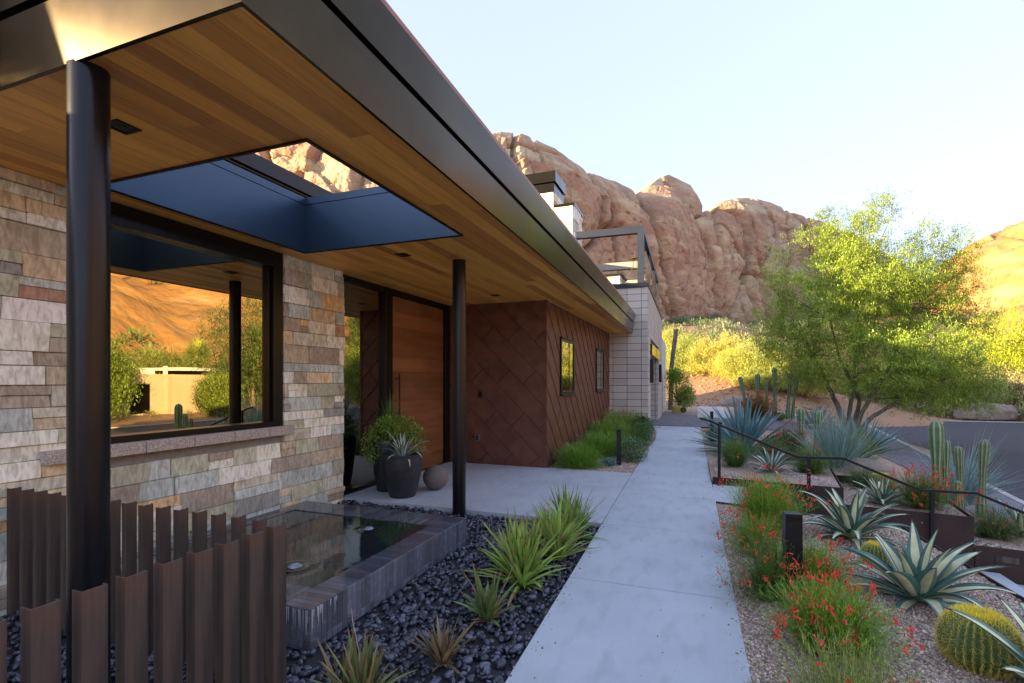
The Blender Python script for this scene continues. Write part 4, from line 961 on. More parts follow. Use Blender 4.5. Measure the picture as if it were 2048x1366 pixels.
# barrel cacti
def barrel(loc,R0,Hh,label,nr=26,seed=1,lod=1.):
    r_=np.random.default_rng(seed);nth=nr*8;nph=26
    th=np.arange(nth)*2*PI/nth;ph=np.linspace(-.38*PI,.5*PI,nph);TH_,PH=np.meshgrid(th,ph)
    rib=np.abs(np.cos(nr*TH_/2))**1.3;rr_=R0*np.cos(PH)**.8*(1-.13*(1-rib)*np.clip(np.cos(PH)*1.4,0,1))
    zc=Hh*.45;Zz=zc+np.where(PH>0,(Hh-zc)*np.sin(PH),zc/math.sin(.38*PI)*np.sin(PH))*.99
    Zz=Zz-.10*Hh*np.exp(-((PH-.5*PI)/.22)**2)
    V=np.stack([rr_*np.cos(TH_),rr_*np.sin(TH_),Zz],-1);i=np.arange(nph*nth).reshape(nph,nth);nx=np.roll(i,-1,1)
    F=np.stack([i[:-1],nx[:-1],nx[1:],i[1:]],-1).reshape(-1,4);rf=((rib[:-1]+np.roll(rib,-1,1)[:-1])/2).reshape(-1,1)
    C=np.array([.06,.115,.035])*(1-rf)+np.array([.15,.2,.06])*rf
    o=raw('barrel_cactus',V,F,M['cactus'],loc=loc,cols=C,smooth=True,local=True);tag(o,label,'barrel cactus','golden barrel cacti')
    # spines along ribs
    na=int(20*lod);ts=[];ps=[];ds=[]
    for k in range(nr):
        t=k*2*PI/nr
        for q in np.linspace(-.3*PI,.47*PI,na):
            r0=R0*math.cos(q)**.8;z0=zc+((Hh-zc)*math.sin(q) if q>0 else zc/math.sin(.38*PI)*math.sin(q))-.10*Hh*math.exp(-((q-.5*PI)/.22)**2)
            p=np.array([r0*math.cos(t),r0*math.sin(t),z0]);nrm_=np.array([math.cos(t)*math.cos(q),math.sin(t)*math.cos(q),math.sin(q)+.15])
            m_=7 if q<.3*PI else 12
            for j in range(m_): ps.append(p);ds.append(nrm_*.8+r_.normal(0,.6,3))
    nt_=int(900*lod);a=r_.uniform(0,2*PI,nt_);rad=R0*.42*np.sqrt(r_.random(nt_));ps=np.array(ps);ds=np.array(ds)
    pt=np.stack([rad*np.cos(a),rad*np.sin(a),Hh*.90+0*a],1);dt=np.stack([np.cos(a)*.4,np.sin(a)*.4,1+0*a],1)+r_.normal(0,.25,(nt_,3))
    p=np.concatenate([ps,pt]);d=nrm(np.concatenate([ds,dt]));n=len(p);l=r_.uniform(.10,.17,n)*R0*1.15
    V,F,_=ribbons(p,d,l,np.full(n,.003 if R0>.14 else .0028),np.zeros(n),2,prof=lambda t:1-.8*t)
    top=np.concatenate([np.clip((ps[:,2]/Hh-.55)*2.2,0,1),np.ones(nt_)]);c=np.array([.80,.66,.14])*(1-top[:,None])+np.array([1.,.86,.10])*top[:,None];c=c*r_.uniform(.7,1.15,(n,1))
    raw('spines',V,F,M['spine'],parent=o,cols=np.repeat(c,len(F)//n,0),local=True);return o
barrel((1.385,3.36,-.02),.17,.295,'large golden barrel cactus in the lower right gravel',30,1,1.25)
barrel((1.345,4.87,-.02),.105,.2,'small golden barrel cactus behind the largest striped agave',22,2)
barrel((2.58,9.1,-.17),.17,.27,'golden barrel cactus at the back of the second planter',26,3,.8)
barrel((3.62,19.9,-.19),.12,.19,'left one of two little barrel cacti beyond the driveway',20,4,.5)
barrel((3.95,18.95,-.2),.12,.19,'right one of two little barrel cacti beyond the driveway',20,5,.5)
barrel((-.75,25.3,0),.15,.25,'little barrel cactus beside the potted flowering shrub',20,6,.5)
barrel((2.95,22.2,-.05),.2,.33,'orange-topped barrel cactus at the foot of the tall cactus cluster',22,7,.5)
# columnar cacti
def column_cactus(loc,stems,label,seed,nr=7,cg=(.085,.17,.075),cr=(.34,.40,.2)):
    r_=np.random.default_rng(seed);root=empty('column_cactus',loc,label,'cactus','columnar cacti') if len(stems)>1 else None;res=None
    for (dx,dy,h,r0,lean) in stems:
        nth=nr*6;nz=40;th=np.arange(nth)*2*PI/nth+r_.random();z=np.linspace(0,1,nz)
        prof=np.clip((1-z)*h/(r0*1.3),0,1);prof=np.sqrt(np.clip(1-(1-prof)**2,0,1));prof*=(.82+.18*np.sin(z*PI*2.2+1+r_.random()))*(1-.15*(z<.05));prof=np.maximum(prof,.02)
        TH_,Z_=np.meshgrid(th,z);rib=np.abs(np.cos(nr*(TH_-th[0])/2))**1.0;rr_=r0*prof[:,None]*(1-.28*(1-rib))
        V=np.stack([rr_*np.cos(TH_)+lean[0]*Z_**1.5,rr_*np.sin(TH_)+lean[1]*Z_**1.5,Z_*h],-1);i=np.arange(nz*nth).reshape(nz,nth);nx=np.roll(i,-1,1)
        F=np.stack([i[:-1],nx[:-1],nx[1:],i[1:]],-1).reshape(-1,4);rf=((rib[:-1]+np.roll(rib,-1,1)[:-1])/2).reshape(-1,1);k=np.clip((rf-.8)*6,0,1)
        C=np.array(cg)*(1-k)+np.array(cr)*k;C=C*(.9+.2*np.repeat(r_.random(nz-1),nth)[:,None])
        if root is None:
            o=raw('column_cactus',V,F,M['cactus'],loc=(loc[0]+dx,loc[1]+dy,loc[2]),cols=C,smooth=True,local=True);tag(o,label,'cactus','columnar cacti');par=o;off=np.zeros(3)
        else:
            o=raw('stem',V+np.array([dx,dy,0]),F,M['cactus'],parent=root,cols=C,smooth=True,local=True);par=o;off=np.array([dx,dy,0])
        # short spines on the ribs
        ps=[];ds=[]
        for q in range(nr):
            t=th[0]+q*2*PI/nr
            for zz in np.arange(.03,h,.05):
                f=zz/h;pr=np.interp(f,z,prof)*r0;b=np.array([pr*math.cos(t)+lean[0]*f**1.5,pr*math.sin(t)+lean[1]*f**1.5,zz])
                for j in range(3): ps.append(b);ds.append(np.array([math.cos(t),math.sin(t),.1])+r_.normal(0,.5,3))
        ps=np.array(ps)+off;n=len(ps);Vs,Fs,_=ribbons(ps,nrm(np.array(ds)),r_.uniform(.012,.03,n),np.full(n,.002),np.zeros(n),1,prof=lambda t:1-.8*t)
        raw('spines',Vs,Fs,M['spine'],parent=par,cols=np.tile(np.array([[.5,.45,.33]]),(len(Fs),1)),local=True)
    return root
column_cactus((3.05,8.5,-.2),[(0,0,1.16,.088,(-.02,0)),(.11,.05,.9,.055,(.0,0)),(.18,-.12,.37,.045,(0,0))],'tall thick striped column cactus with two shorter stems in the second planter',1,nr=7)
column_cactus((3.58,9.2,-.5),[(0,0,1.05,.06,(-.03,0)),(.28,.1,1.15,.07,(.04,0))],'pair of woolly-topped column cacti rising from the blue grass by the street',2,nr=8,cg=(.11,.16,.07),cr=(.3,.33,.2))
column_cactus((1.92,11.6,-.02),[(0,0,.98,.085,(0,0)),(.3,.12,.93,.08,(.03,0))],'pair of ribbed column cacti behind the first planter',3,nr=7)
column_cactus((2.55,22.8,-.05),[(-.75,0,1.75,.09,(-.25,0)),(-.3,.2,1.85,.1,(-.02,0)),(.0,0,1.55,.08,(0,0)),(.3,.1,2.1,.1,(0,0)),(.75,.0,1.9,.1,(.12,0)),(.95,.2,1.8,.09,(.2,0))],'cluster of six tall slender column cacti before the yellow brush',4,nr=6,cg=(.12,.22,.12),cr=(.32,.42,.28))
# strappy desert grasses
def grass(loc,label,n,L,w,c,el,g,seed,name='desert_grass',cat='desert grass',group='tufts of desert grass',**k):
    return spiky(name,loc,label,n,L,w,c,el[0],el[1],g,seed,cat,group,**k)
BG=(.22,.34,.29)
grass((2.2,10.0,-.08),'large blue-green strappy tuft left of the boulder in the middle of the garden',420,.92,.014,BG,(8,86),.35,51,'blue_strap_grass',group='blue strap grasses',S_=7,base=.1)
grass((4.15,10.7,-.62),'large blue strappy tuft by the kerb behind the woolly cacti',460,1.0,.015,(.24,.37,.34),(5,80),.7,52,'blue_strap_grass',group='blue strap grasses',S_=8,base=.12)
grass((2.95,11.7,-.2),'yellow-green spiky tuft behind the boulder under the tree',420,.75,.011,(.2,.25,.08),(10,88),.5,53,base=.12)
grass((2.75,13.2,-.12),'pale feathery tuft at the foot of the tree trunk',300,.8,.01,(.34,.38,.26),(20,85),.4,54,base=.1)
grass((4.0,17.3,-.45),'small green tuft to the left of the tree trunk',120,.45,.01,(.25,.3,.1),(20,85),.5,55)
# wispy red-flowering bushes
def bush(loc,label,n,L,c,seed,el=(25,88),g=.7,fl=60,flc=(.95,.07,.05),w=.0036,nleaf=12,spread=.09,name='firecracker_bush',group='red-flowering bushes',cat='flowering bush',fsize=.025,llen=.05):
    r_=np.random.default_rng(seed);global rng;old=rng;rng=r_;cb=CB()
    n=int(n*1.7);a=r_.uniform(0,2*PI,n);u=r_.random(n);e=np.radians(el[0]+(el[1]-el[0])*u**.7);d=dirs(a,e);rad=spread*np.sqrt(r_.random(n));p=np.stack([np.cos(a)*rad,np.sin(a)*rad,0*a],1)
    Ls=L*r_.uniform(.45,1.08,n);gg=g*r_.uniform(.4,1.5,n)
    V,F,tp=ribbons(p,d,Ls,np.full(n,w),gg,7,prof=lambda t:1-.6*t);C=np.repeat(jcol(c,n,.22),len(F)//n,0);cb.add(V,F,C)
    # spine points for leaves
    Vr=V.reshape(n,8,2,3).mean(2);m_=n*nleaf;ii=np.repeat(np.arange(n),nleaf);tt=r_.uniform(.15,1,m_)*7;k=np.clip(tt.astype(int),0,6);fr=(tt-k)[:,None]
    b=Vr[ii,k]*(1-fr)+Vr[ii,k+1]*fr;dd=nrm(Vr[ii,k+1]-Vr[ii,k]);dl=nrm(dd+r_.normal(0,.6,(m_,3)))
    V2,F2,t2=ribbons(b,dl,llen*r_.uniform(.4,1.2,m_)*(L/.5),np.full(m_,w*.85),np.full(m_,.25),2,prof=lambda t:1-.6*t);cb.add(V2,F2,np.repeat(jcol(np.array(c)*1.15,m_,.25),len(F2)//m_,0))
    o=cb.build(name,M['leaf'],loc=loc,local=True);tag(o,label,cat,group)
    if fl:
        fb=CB();tips=tp[r_.choice(n,min(fl,n),replace=False)];P=[];D=[]
        for q in tips:
            if q[2]<.16*L/.5 and r_.random()<.85: continue
            for j in range(r_.integers(2,8)): P.append(q+r_.normal(0,.013,3)*(L/.5));D.append([r_.normal(0,.5),r_.normal(0,.5),-.5+r_.normal(0,.5)])
        P=np.array(P);P[:,2]=np.maximum(P[:,2],.02);m2=len(P);D=nrm(np.array(D))
        for s in (0,1.57): 
            V3,F3,_=ribbons(P,D,fsize*r_.uniform(.8,1.2,m2),np.full(m2,fsize*.26),np.full(m2,.1),2,twist=np.full(m2,s),prof=lambda t:.7+.5*t)
            fb.add(V3,F3,np.repeat(jcol(flc,m2,.3)*np.array([1,1,1])+rng.random((m2,1))**3*np.array([[0,.10,.03]]),len(F3)//m2,0))
        fb.build('flowers',M['flower'],o,local=True)
    rng=old;return o
RG=(.21,.36,.035)
bush((.60,5.45,-.02),'red-flowering wispy bush nearest the steps landing, at the back of the near bed',900,.58,RG,61,fl=90,el=(48,89),g=.45,flc=(.95,.10,.05))
bush((.46,4.8,-.02),'wispy bright green bush with red tubes between the landing bush and the bollard',420,.36,(.19,.30,.035),62,fl=30,g=.7,el=(40,89))
bush((.72,4.05,-.02),'red-flowering wispy bush wrapping the right side of the near bollard',700,.38,RG,63,fl=80,g=.6,el=(40,89))
bush((.50,3.92,-.02),'dark green wispy bush filling the left side of the near bollard',500,.42,(.11,.2,.03),64,fl=50,g=.8)
bush((.68,3.22,-.02),'large wispy bush with red flowers at the bottom of the photo beside the path',900,.39,RG,65,fl=95,g=.65,el=(38,89))
bush((.60,2.5,-.02),'sparse yellow-green wispy bush cut off by the bottom edge',260,.42,(.24,.3,.06),66,fl=16,g=.4)
bush((2.72,8.05,-.17),'red-flowering bush beside the thick column cactus in the second planter',600,.5,(.13,.2,.04),67,fl=120,w=.004,fsize=.03)
bush((3.5,8.15,-.52),'grassy dark green bush with a few red flowers in the lowest planter',420,.42,(.12,.17,.05),68,fl=30,w=.004,flc=(.45,.12,.05))
bush((.55,9.3,.04),'grassy green tuft left of the curled striped agave in the first planter',500,.5,(.14,.24,.05),69,fl=12,w=.0045,el=(40,89))
bush((1.62,9.0,.04),'grassy green tuft at the right end of the first planter',500,.45,(.12,.2,.05),70,fl=10,w=.0045)
bush((1.62,11.0,.0),'red-flecked green bush behind the pair of column cacti',900,.6,(.13,.17,.05),71,fl=80,w=.005,flc=(.55,.08,.05),fsize=.035)
bush((2.35,9.2,-.15),'low green tuft in front of the boulder',300,.34,(.14,.2,.06),72,fl=0,w=.004)
bush((2.1,22.0,-.02),'rust-red flowering grass at the foot of the six column cacti',900,.95,(.2,.2,.05),73,fl=220,w=.009,flc=(.5,.1,.04),fsize=.06)
bush((.35,13.6,-.02),'dark green tuft at the right edge of the path before the bollard',300,.4,(.1,.16,.05),74,fl=6,w=.006)
bush((1.2,10.1,.0),'low green and red bush under the big blue agave leaves',500,.5,(.12,.2,.05),75,fl=30,w=.005)
# left bed along the cladding
bush((-2.02,8.78,-.02),'bright green grassy mound at the corner of the rusty clad wall',1500,.42,(.19,.36,.04),81,fl=0,w=.0045,spread=.2,name='grassy_mound',group='grassy mounds left of the path',cat='grassy plant',el=(5,88),g=.9)
bush((-1.85,10.3,-.02),'bright green grassy mound in the middle of the left bed',1500,.5,(.2,.37,.05),82,fl=6,w=.005,spread=.3,name='grassy_mound',group='grassy mounds left of the path',cat='grassy plant',el=(5,88),g=.9)
bush((-1.95,12.0,-.02),'taller grassy mound below the second small window',1300,.62,(.2,.35,.05),83,fl=50,w=.006,spread=.35,name='grassy_mound',group='grassy mounds left of the path',cat='grassy plant',flc=(.6,.15,.06),el=(15,88))
bush((-2.0,13.7,-.02),'grassy mound with orange-red flowers against the block pier',1100,.75,(.22,.34,.05),84,fl=90,w=.007,spread=.35,name='grassy_mound',group='grassy mounds left of the path',cat='grassy plant',flc=(.6,.14,.06),fsize=.04,el=(20,88))
# leafy shrubs
def leafball(blobs,n,ls,c,seed,out=None,flat=1.):
    r_=np.random.default_rng(seed);P=[];D=[]
    w_=np.array([b[3]*b[4]*b[5] for b in blobs])**.66;w_/=w_.sum();k=r_.choice(len(blobs),n,p=w_);B=np.array(blobs)[k]
    d=nrm(r_.normal(size=(n,3)));rad=r_.random(n)**.35;P=B[:,:3]+d*B[:,3:6]*rad[:,None];P+=r_.normal(0,.08,(n,3))*B[:,3:6]
    D=nrm(d+r_.normal(0,.8,(n,3))+np.array([0,0,.3]));return P,D
def shrub(name,loc,label,blobs,n,ls,c,seed,cat='shrub',group='leafy shrubs',flw=None,stems=8,lw=.5):
    r_=np.random.default_rng(seed);P,D=leafball(blobs,n,ls,c,seed);P[:,2]=np.maximum(P[:,2],-.4 if name=='trailing_plant' else .01)
    V,F,_=ribbons(P,D,ls*r_.uniform(.6,1.3,n),ls*lw*r_.uniform(.7,1.2,n),np.full(n,.3),2,fold=.2,wmid=.2)
    o=empty(name,loc,label,cat,group)
    raw('foliage',V,F,M['leaf'],parent=o,cols=np.repeat(jcol(c,n,.25),len(F)//n,0),local=True)
    m_=MB();B=np.array(blobs)
    for i in range(stems):
        b=B[i%len(B)];tgt=b[:3]+r_.normal(0,.4,3)*b[3:6];mid=tgt*.5+r_.normal(0,.05,3);mid[2]=max(mid[2],.02);m_.tube([(0,0,0),mid,tgt],[max(.006,ls*.3),max(.004,ls*.2),max(.002,ls*.08)],5)
    m_.build('stems',M['stem'],o,local=True)
    if flw:
        nf,col,sz=flw;k=r_.choice(n,nf);Pf=P[k]*1.04+np.array([0,0,.02]);q=nrm(r_.normal(size=(nf,3))+np.array([0,-.6,.8]))
        V3=[];F3=[]
        for s in range(5):
            a=s*2*PI/5;u=nrm(np.cross(q,np.array([0,0,1.])+.01));v=np.cross(q,u);dd=u*math.cos(a)+v*math.sin(a)+q*.3
            Vv,Ff,_=ribbons(Pf,nrm(dd),np.full(nf,sz),np.full(nf,sz*.8),np.zeros(nf),1,prof=lambda t:.5+.5*t);F3.append(Ff+sum(len(x) for x in V3));V3.append(Vv)
        raw('flowers',np.concatenate(V3),np.concatenate(F3),M['flower'],parent=o,cols=np.repeat(jcol(col,nf*5,.1),1,0)[:sum(len(f) for f in F3)],local=True)
    return o
shrub('flowering_shrub',(-1.2,9.65,-.02),'small dark green shrub with pale lavender flowers beside the left bollard',[(0,0,.2,.3,.38,.26),(.02,.5,.18,.24,.3,.22)],5200,.026,(.09,.19,.05),91,flw=(110,(.6,.55,.72),.012))
shrub('leafy_shrub',(-1.3,12.2,-.02),'dark green leafy shrub at the path edge before the block pier',[(0,0,.25,.3,.5,.3),(-.1,1.0,.3,.3,.5,.35)],4200,.045,(.08,.17,.045),92)
shrub('leafy_shrub',(-1.55,14.2,-.02),'green shrub with tiny white flowers at the foot of the block pier',[(0,0,.25,.3,.4,.3)],2200,.05,(.1,.2,.05),93,flw=(40,(.7,.7,.66),.02))
shrub('sprawling_shrub',(-2.3,9.5,-.02),'low grey-green shrub against the rusty cladding',[(0,0,.1,.18,.3,.12)],900,.03,(.16,.22,.12),94)
# pots
def pot(loc,prof,label,m='pot',soil=None,cat='plant pot',group='dark glazed pots by the door'):
    rt=max(r for r,_ in prof);zt=prof[-1][1]
    inner=[(prof[-1][0]-.02,zt),(prof[-1][0]-.025,zt-.05),(.001,zt-.05)]
    o=MB().lathe([(.001,0)]+prof+inner,n=56).build('plant_pot',M[m],loc=loc,smooth=True,local=True);tag(o,label,cat,group)
    MB().lathe([(.001,zt-.045),(prof[-1][0]-.026,zt-.045)],n=32).build('soil',M['soil'],o,local=True);return o
pot((-3.63,5.62,0),[(.15,0),(.165,.01),(.2,.12),(.235,.3),(.25,.42),(.252,.5),(.245,.545),(.25,.555)],'front dark glazed pot holding the striped agave beside the stone ball')
ap=agave('striped_agave',(-3.63,5.62,.5),'white-striped agave growing in the dark pot by the front door',20,.40,.052,84,12,2.2,(.62,.66,.5),(.13,.22,.19),seed=20,base=.04)
pot((-4.03,5.86,0),[(.13,0),(.14,.01),(.17,.2),(.2,.45),(.215,.65),(.21,.7),(.215,.71)],'taller black pot behind, against the glass beside the door')
shrub('trailing_plant',(-4.0,5.86,.70),'bushy green trailing plant spilling over the taller black pot',[(0,0,.10,.28,.32,.2),(-.12,-.22,-.10,.16,.14,.22),(.26,.26,-.06,.15,.15,.26),(.1,.22,.10,.2,.2,.2),(.05,-.1,.22,.16,.18,.12)],4200,.034,(.25,.42,.07),95,group='plants in pots')
grass((-4.0,5.88,.72),'tuft of fine green grass standing in the taller black pot',150,.5,.006,(.14,.25,.05),(35,88),1.6,96,'potted_grass',group='plants in pots')
sb=MB().lathe([(.001,0)]+[(.175*math.sin(a),.172-.172*math.cos(a)) for a in np.linspace(.15,PI-.02,28)],n=48).build('stone_ball',M['granite'],loc=(-3.42,6.12,0),smooth=True,local=True);tag(sb,'round brown granite ball lying on the patio next to the pots','garden ball')
# pot by the garage
pot((-1.05,24.6,0),[(.16,0),(.18,.03),(.2,.24),(.23,.3),(.23,.34)],'yellow glazed pot at the far corner of the garage','yellowpot',group='pots')
shrub('potted_shrub',(-.95,25.0,.3),'dense green shrub with orange flowers in the yellow pot by the garage',[(0,0,.9,.62,.6,.8),(.35,.1,.45,.45,.5,.5),(-.2,0,1.45,.4,.4,.35)],7500,.075,(.24,.42,.05),97,flw=(70,(.8,.25,.05),.06),stems=10,group='plants in pots')
# boulders
def boulder(loc,sz,label,seed,name='boulder',group='boulders in the garden'):
    V,F=ico(4);n=fbm(V*1.3+seed,4,seed);V=V*(.75+.5*n)[:,None]*np.array(sz);V[:,2]=np.maximum(V[:,2],-.3*sz[2])
    o=raw(name,V,F,M['boulder'],loc=loc,smooth=True,local=True);return tag(o,label,'boulder',group)
boulder((2.55,9.95,-.12),(.5,.36,.3),'tan boulder beside the blue strap grass in the middle of the garden',2)
boulder((1.9,32.5,.1),(.9,.6,.5),'brown boulder at the foot of the red dirt bank',3)
boulder((16.5,39.3,-.6),(1.6,.9,.8),'brown rock on the verge at the far side of the street',4)
# ================================================================ TREES
def tree(name,loc,label,trunks,blobs,nspray,nleaf,ls,c,seed,group,gs=.16,gt=.30,cat='tree',barkm='bark',spl=.45,lw=.45,rt=.12,c2=None,droop=.0):
    """trunks: list of polylines (local); blobs: local ellipsoids (x,y,z,rx,ry,rz,weight)"""
    r_=np.random.default_rng(seed);global rng;old=rng;rng=r_
    o=empty(name,loc,label,cat,group);B=np.array(blobs,float);tm=MB();ends=[]
    for tr in trunks:
        P=np.array(tr,float);k=len(P);t=np.linspace(0,k-1,k*4);Q=np.stack([np.interp(t,np.arange(k),P[:,i]) for i in range(3)],1)
        Q[1:-1]+=r_.normal(0,rt*.12,(len(Q)-2,3));rad=np.linspace(rt,rt*.38,len(Q))*(.75 if tr is not trunks[0] else 1);tm.tube(Q,rad,9)
        ends+= [(Q[j],rad[j]) for j in range(len(Q)//2,len(Q),2)]
    E=np.array([e[0] for e in ends]);ER=np.array([e[1] for e in ends])
    bw=B[:,6]*(B[:,3]*B[:,4]*B[:,5])**.6;bw/=bw.sum();k=r_.choice(len(B),nspray,p=bw);d=nrm(r_.normal(size=(nspray,3)));rad=r_.random(nspray)**.38
    A=B[k,:3]+d*B[k,3:6]*rad[:,None]
    # lumpy gaps
    g=vnoise(A/(gs*B[:,3:6].max())+seed,seed);keep=g>gt;A=A[keep];d=d[keep];k=k[keep];n=len(A)
    # limbs to a subset of sprays
    nb_=min(n,max(36,n//45));sel=r_.choice(n,nb_,replace=False)
    for i in sel:
        j=np.argmin(np.linalg.norm((E-A[i])*np.array([1,1,1.6]),axis=1));a=E[j];b=A[i];m=(a+b)/2+np.array([0,0,.10*np.linalg.norm(b-a)])+r_.normal(0,.06*np.linalg.norm(b-a),3)
        ts=np.linspace(0,1,6)[:,None];Q=a*(1-ts)**2+m*2*ts*(1-ts)+b*ts**2;r0=min(ER[j]*.7,rt*.3);tm.tube(Q,np.linspace(r0,max(.006,rt*.05),6),5,cap=False)
    tm.build('trunk',M[barkm],o,local=True,smooth=True)
    # sprays: short curved twigs with leaves
    sd_=nrm(d*.8+r_.normal(0,.55,(n,3))+np.array([0,0,.35-droop]))
    L=spl*r_.uniform(.5,1.35,n);cb=CB();V,F,_=ribbons(A-sd_*L[:,None]*.4,sd_,L,np.full(n,max(.004,ls*.12)),np.full(n,.5),4,prof=lambda t:1-.7*t);cb.add(V,F,np.tile(np.array([[.16,.12,.07]]),(len(F),1)))
    Vr=V.reshape(n,5,2,3).mean(2);m_=n*nleaf;ii=np.repeat(np.arange(n),nleaf);tt=r_.uniform(0,1,m_)*4;kk=np.clip(tt.astype(int),0,3);fr=(tt-kk)[:,None]
    b=Vr[ii,kk]*(1-fr)+Vr[ii,kk+1]*fr+r_.normal(0,ls*.8,(m_,3));dl=nrm(Vr[ii,kk+1]-Vr[ii,kk]+r_.normal(0,1.0,(m_,3)) *.08+r_.normal(0,.7,(m_,3)))
    V2,F2,_=ribbons(b,dl,ls*r_.uniform(.6,1.5,m_),ls*lw*r_.uniform(.7,1.3,m_),np.full(m_,.3),1,prof=lambda t:.75-.25*t)
    cc=jcol(c,n,.16)
    if c2 is not None: q=r_.random(n)<.3;cc[q]=jcol(c2,int(q.sum()),.15)
    cb.add(V2,F2,np.repeat(np.clip(cc[ii]*r_.uniform(.8,1.2,(m_,1)),0,1),len(F2)//m_,0))
    cb.build('crown',M['leaf'],o,local=True);rng=old;return o
TL=np.array([5.2,21.9,-.6])
def tb(px,py,rx,ry,w=1.,dt=0.,rd=None): # ellipsoid read off at the tree's distance
    t=18.7+dt;p=at(px,py,t)-TL;k=t/FF;return (p[0],p[1],p[2],rx*k,(rd if rd else rx*k*.9),ry*k,w)
TB=[tb(1720,560,120,75,1.3),tb(1640,640,105,70,1.1),tb(1790,600,110,85,1.2,.6),tb(1870,580,75,80,.9,.8),tb(1560,560,38,60,.7),tb(1545,660,45,60,.8),tb(1700,480,70,55,.9),tb(1745,430,50,38,.5),tb(1785,400,22,26,.35),tb(1655,440,20,36,.3),tb(1600,480,22,36,.3),
 tb(1720,720,130,70,1.2,-.6),tb(1610,745,55,36,.5),tb(1830,720,110,80,1.3,-.4),tb(1900,760,80,60,1.1,.2),tb(1940,660,45,70,.6,.5),tb(1925,500,38,55,.5),tb(1960,790,50,38,.7,0),tb(1850,805,55,28,.6,-1.),tb(1760,790,60,22,.35,.6),tb(1580,690,50,36,.5),tb(1850,480,45,40,.5)]
def tp(px,py,dt=0.): return tuple(at(px,py,18.7+dt)-TL)
tree('mesquite_tree',TL,'large feathery desert tree with a sunlit yellow-green top above the garden',[[tp(1698,876),tp(1688,840),tp(1665,790,.2),tp(1640,740,.3),tp(1600,660,.3)],[tp(1700,872),tp(1698,830),tp(1712,760),tp(1712,650),tp(1730,560)],[tp(1704,874),tp(1730,815,-.3),tp(1765,760,-.5),tp(1800,690),tp(1840,600)],[tp(1706,876),tp(1745,835,-.5),tp(1800,800,-.6),tp(1860,770,-.4),tp(1900,740)],[tp(1702,874),tp(1720,800,.5),tp(1680,720,.5),tp(1655,620,.4)]],
 TB,11000,34,.06,(.42,.56,.08),101,'trees',gs=.17,gt=.36,rt=.115,spl=.62,c2=(.26,.36,.07))
# yellow-green brush on the bank (palo verdes)
def xyz(px,y_): 
    r=(px-1024)/FF;dx=r*cs-sn;dy=r*sn+cs;t=y_/dy;return dx*t,y_
PVL=[(1345,42,4.4,1.7,'pale yellow brush highest behind the garage corner'),(1382,40,3.9,1.9,'yellow-green brush just right of the leaning pole'),(1428,39,3.7,2.0,'broad yellow brush above the red dirt behind the potted shrub'),(1462,38.5,4.1,1.1,'tall narrow yellow brush in the middle of the row'),(1503,37,4.1,2.0,'widest bright yellow brush left of the big tree'),(1552,36.4,4.2,2.1,'yellow brush just left of the big tree, partly behind its leaves'),(1610,36.8,3.8,2.1,'yellow brush hidden behind the big tree')]
for i,(px,y,h,rx,lab) in enumerate(PVL):
    h*=.8;x,y=xyz(px,y);z=float(Tz(x,y));c=[(.62,.64,.14),(.46,.54,.13),(.7,.66,.15),(.72,.68,.2)][i%4]
    tree('palo_verde',(x,y,z),lab,[[(0,0,-.1),(.1,0,h*.3),(-.4,0,h*.6)],[(0,0,0),(.5,.1,h*.4),(.8,0,h*.7)],[(0,0,0),(-.5,0,h*.4),(-.8,0,h*.6)]],[(0,0,h*.55,rx*.8,rx*.7,h*.42,1),(-rx*.5,0,h*.42,rx*.6,rx*.6,h*.33,.9),(rx*.5,.2,h*.4,rx*.65,rx*.6,h*.34,.9),(0,-.6,h*.22,rx*.95,rx*.5,h*.2,.9)],2600,18,.10,c,110+i,'yellow palo verdes on the bank',rt=.08,spl=.7,lw=.32,gs=.28,gt=.42)
# leaning old pole by the stucco wall
p0=np.array([*xyz(1341,27.5)[0:2],0]);m_=MB().tube([p0+[0,0,0],p0+[.05,0,2.2],p0+[.28,0,4.2]],[.12,.11,.11],12);o=m_.build('wooden_pole',M['bark'],loc=tuple(p0));tag(o,'weathered leaning wooden pole behind the white stucco wall','pole')
# trees and brush seen right of the street
def rt_(px,y,h,rx,c,lab,seed,name='tree',n=1700,ls=.12,grp='trees and brush beyond the street',nl=16,z0=None):
    x,y=xyz(px,y);z=float(Tz(x,y)) if z0 is None else z0;n=int(n*1.9)
    return tree(name,(x,y,z),lab,[[(0,0,-.2),(.1,0,h*.35),(.2,0,h*.65)],[(0,0,0),(.4*rx*.5,.1,h*.4),(rx*.4,0,h*.7)]],[(0,0,h*.6,rx,rx,h*.38,1),(-rx*.5,0,h*.45,rx*.6,rx*.6,h*.3,.8),(rx*.5,.2,h*.45,rx*.6,rx*.6,h*.3,.8)],n,nl,ls,c,seed,grp,rt=.14,spl=.9)
rt_(2045,45,7.2,4.2,(.58,.66,.05),'bright yellow-green tree at the right edge beyond the street',131)
rt_(1955,44,3.2,2.4,(.5,.5,.18),'pale brush beyond the far kerb, right of the big tree',132,'desert_brush')
rt_(2010,42.5,2.6,2.2,(.55,.5,.25),'dry pale brush nearest the far kerb at the right edge',133,'desert_brush')
rt_(1850,45,3.,3.,(.3,.3,.14),'brush beyond the far kerb, behind the big tree',134,'desert_brush')
rt_(1760,46,3.,3.,(.28,.28,.12),'dusty brush at the left end of the far kerb',135,'desert_brush',n=1300)
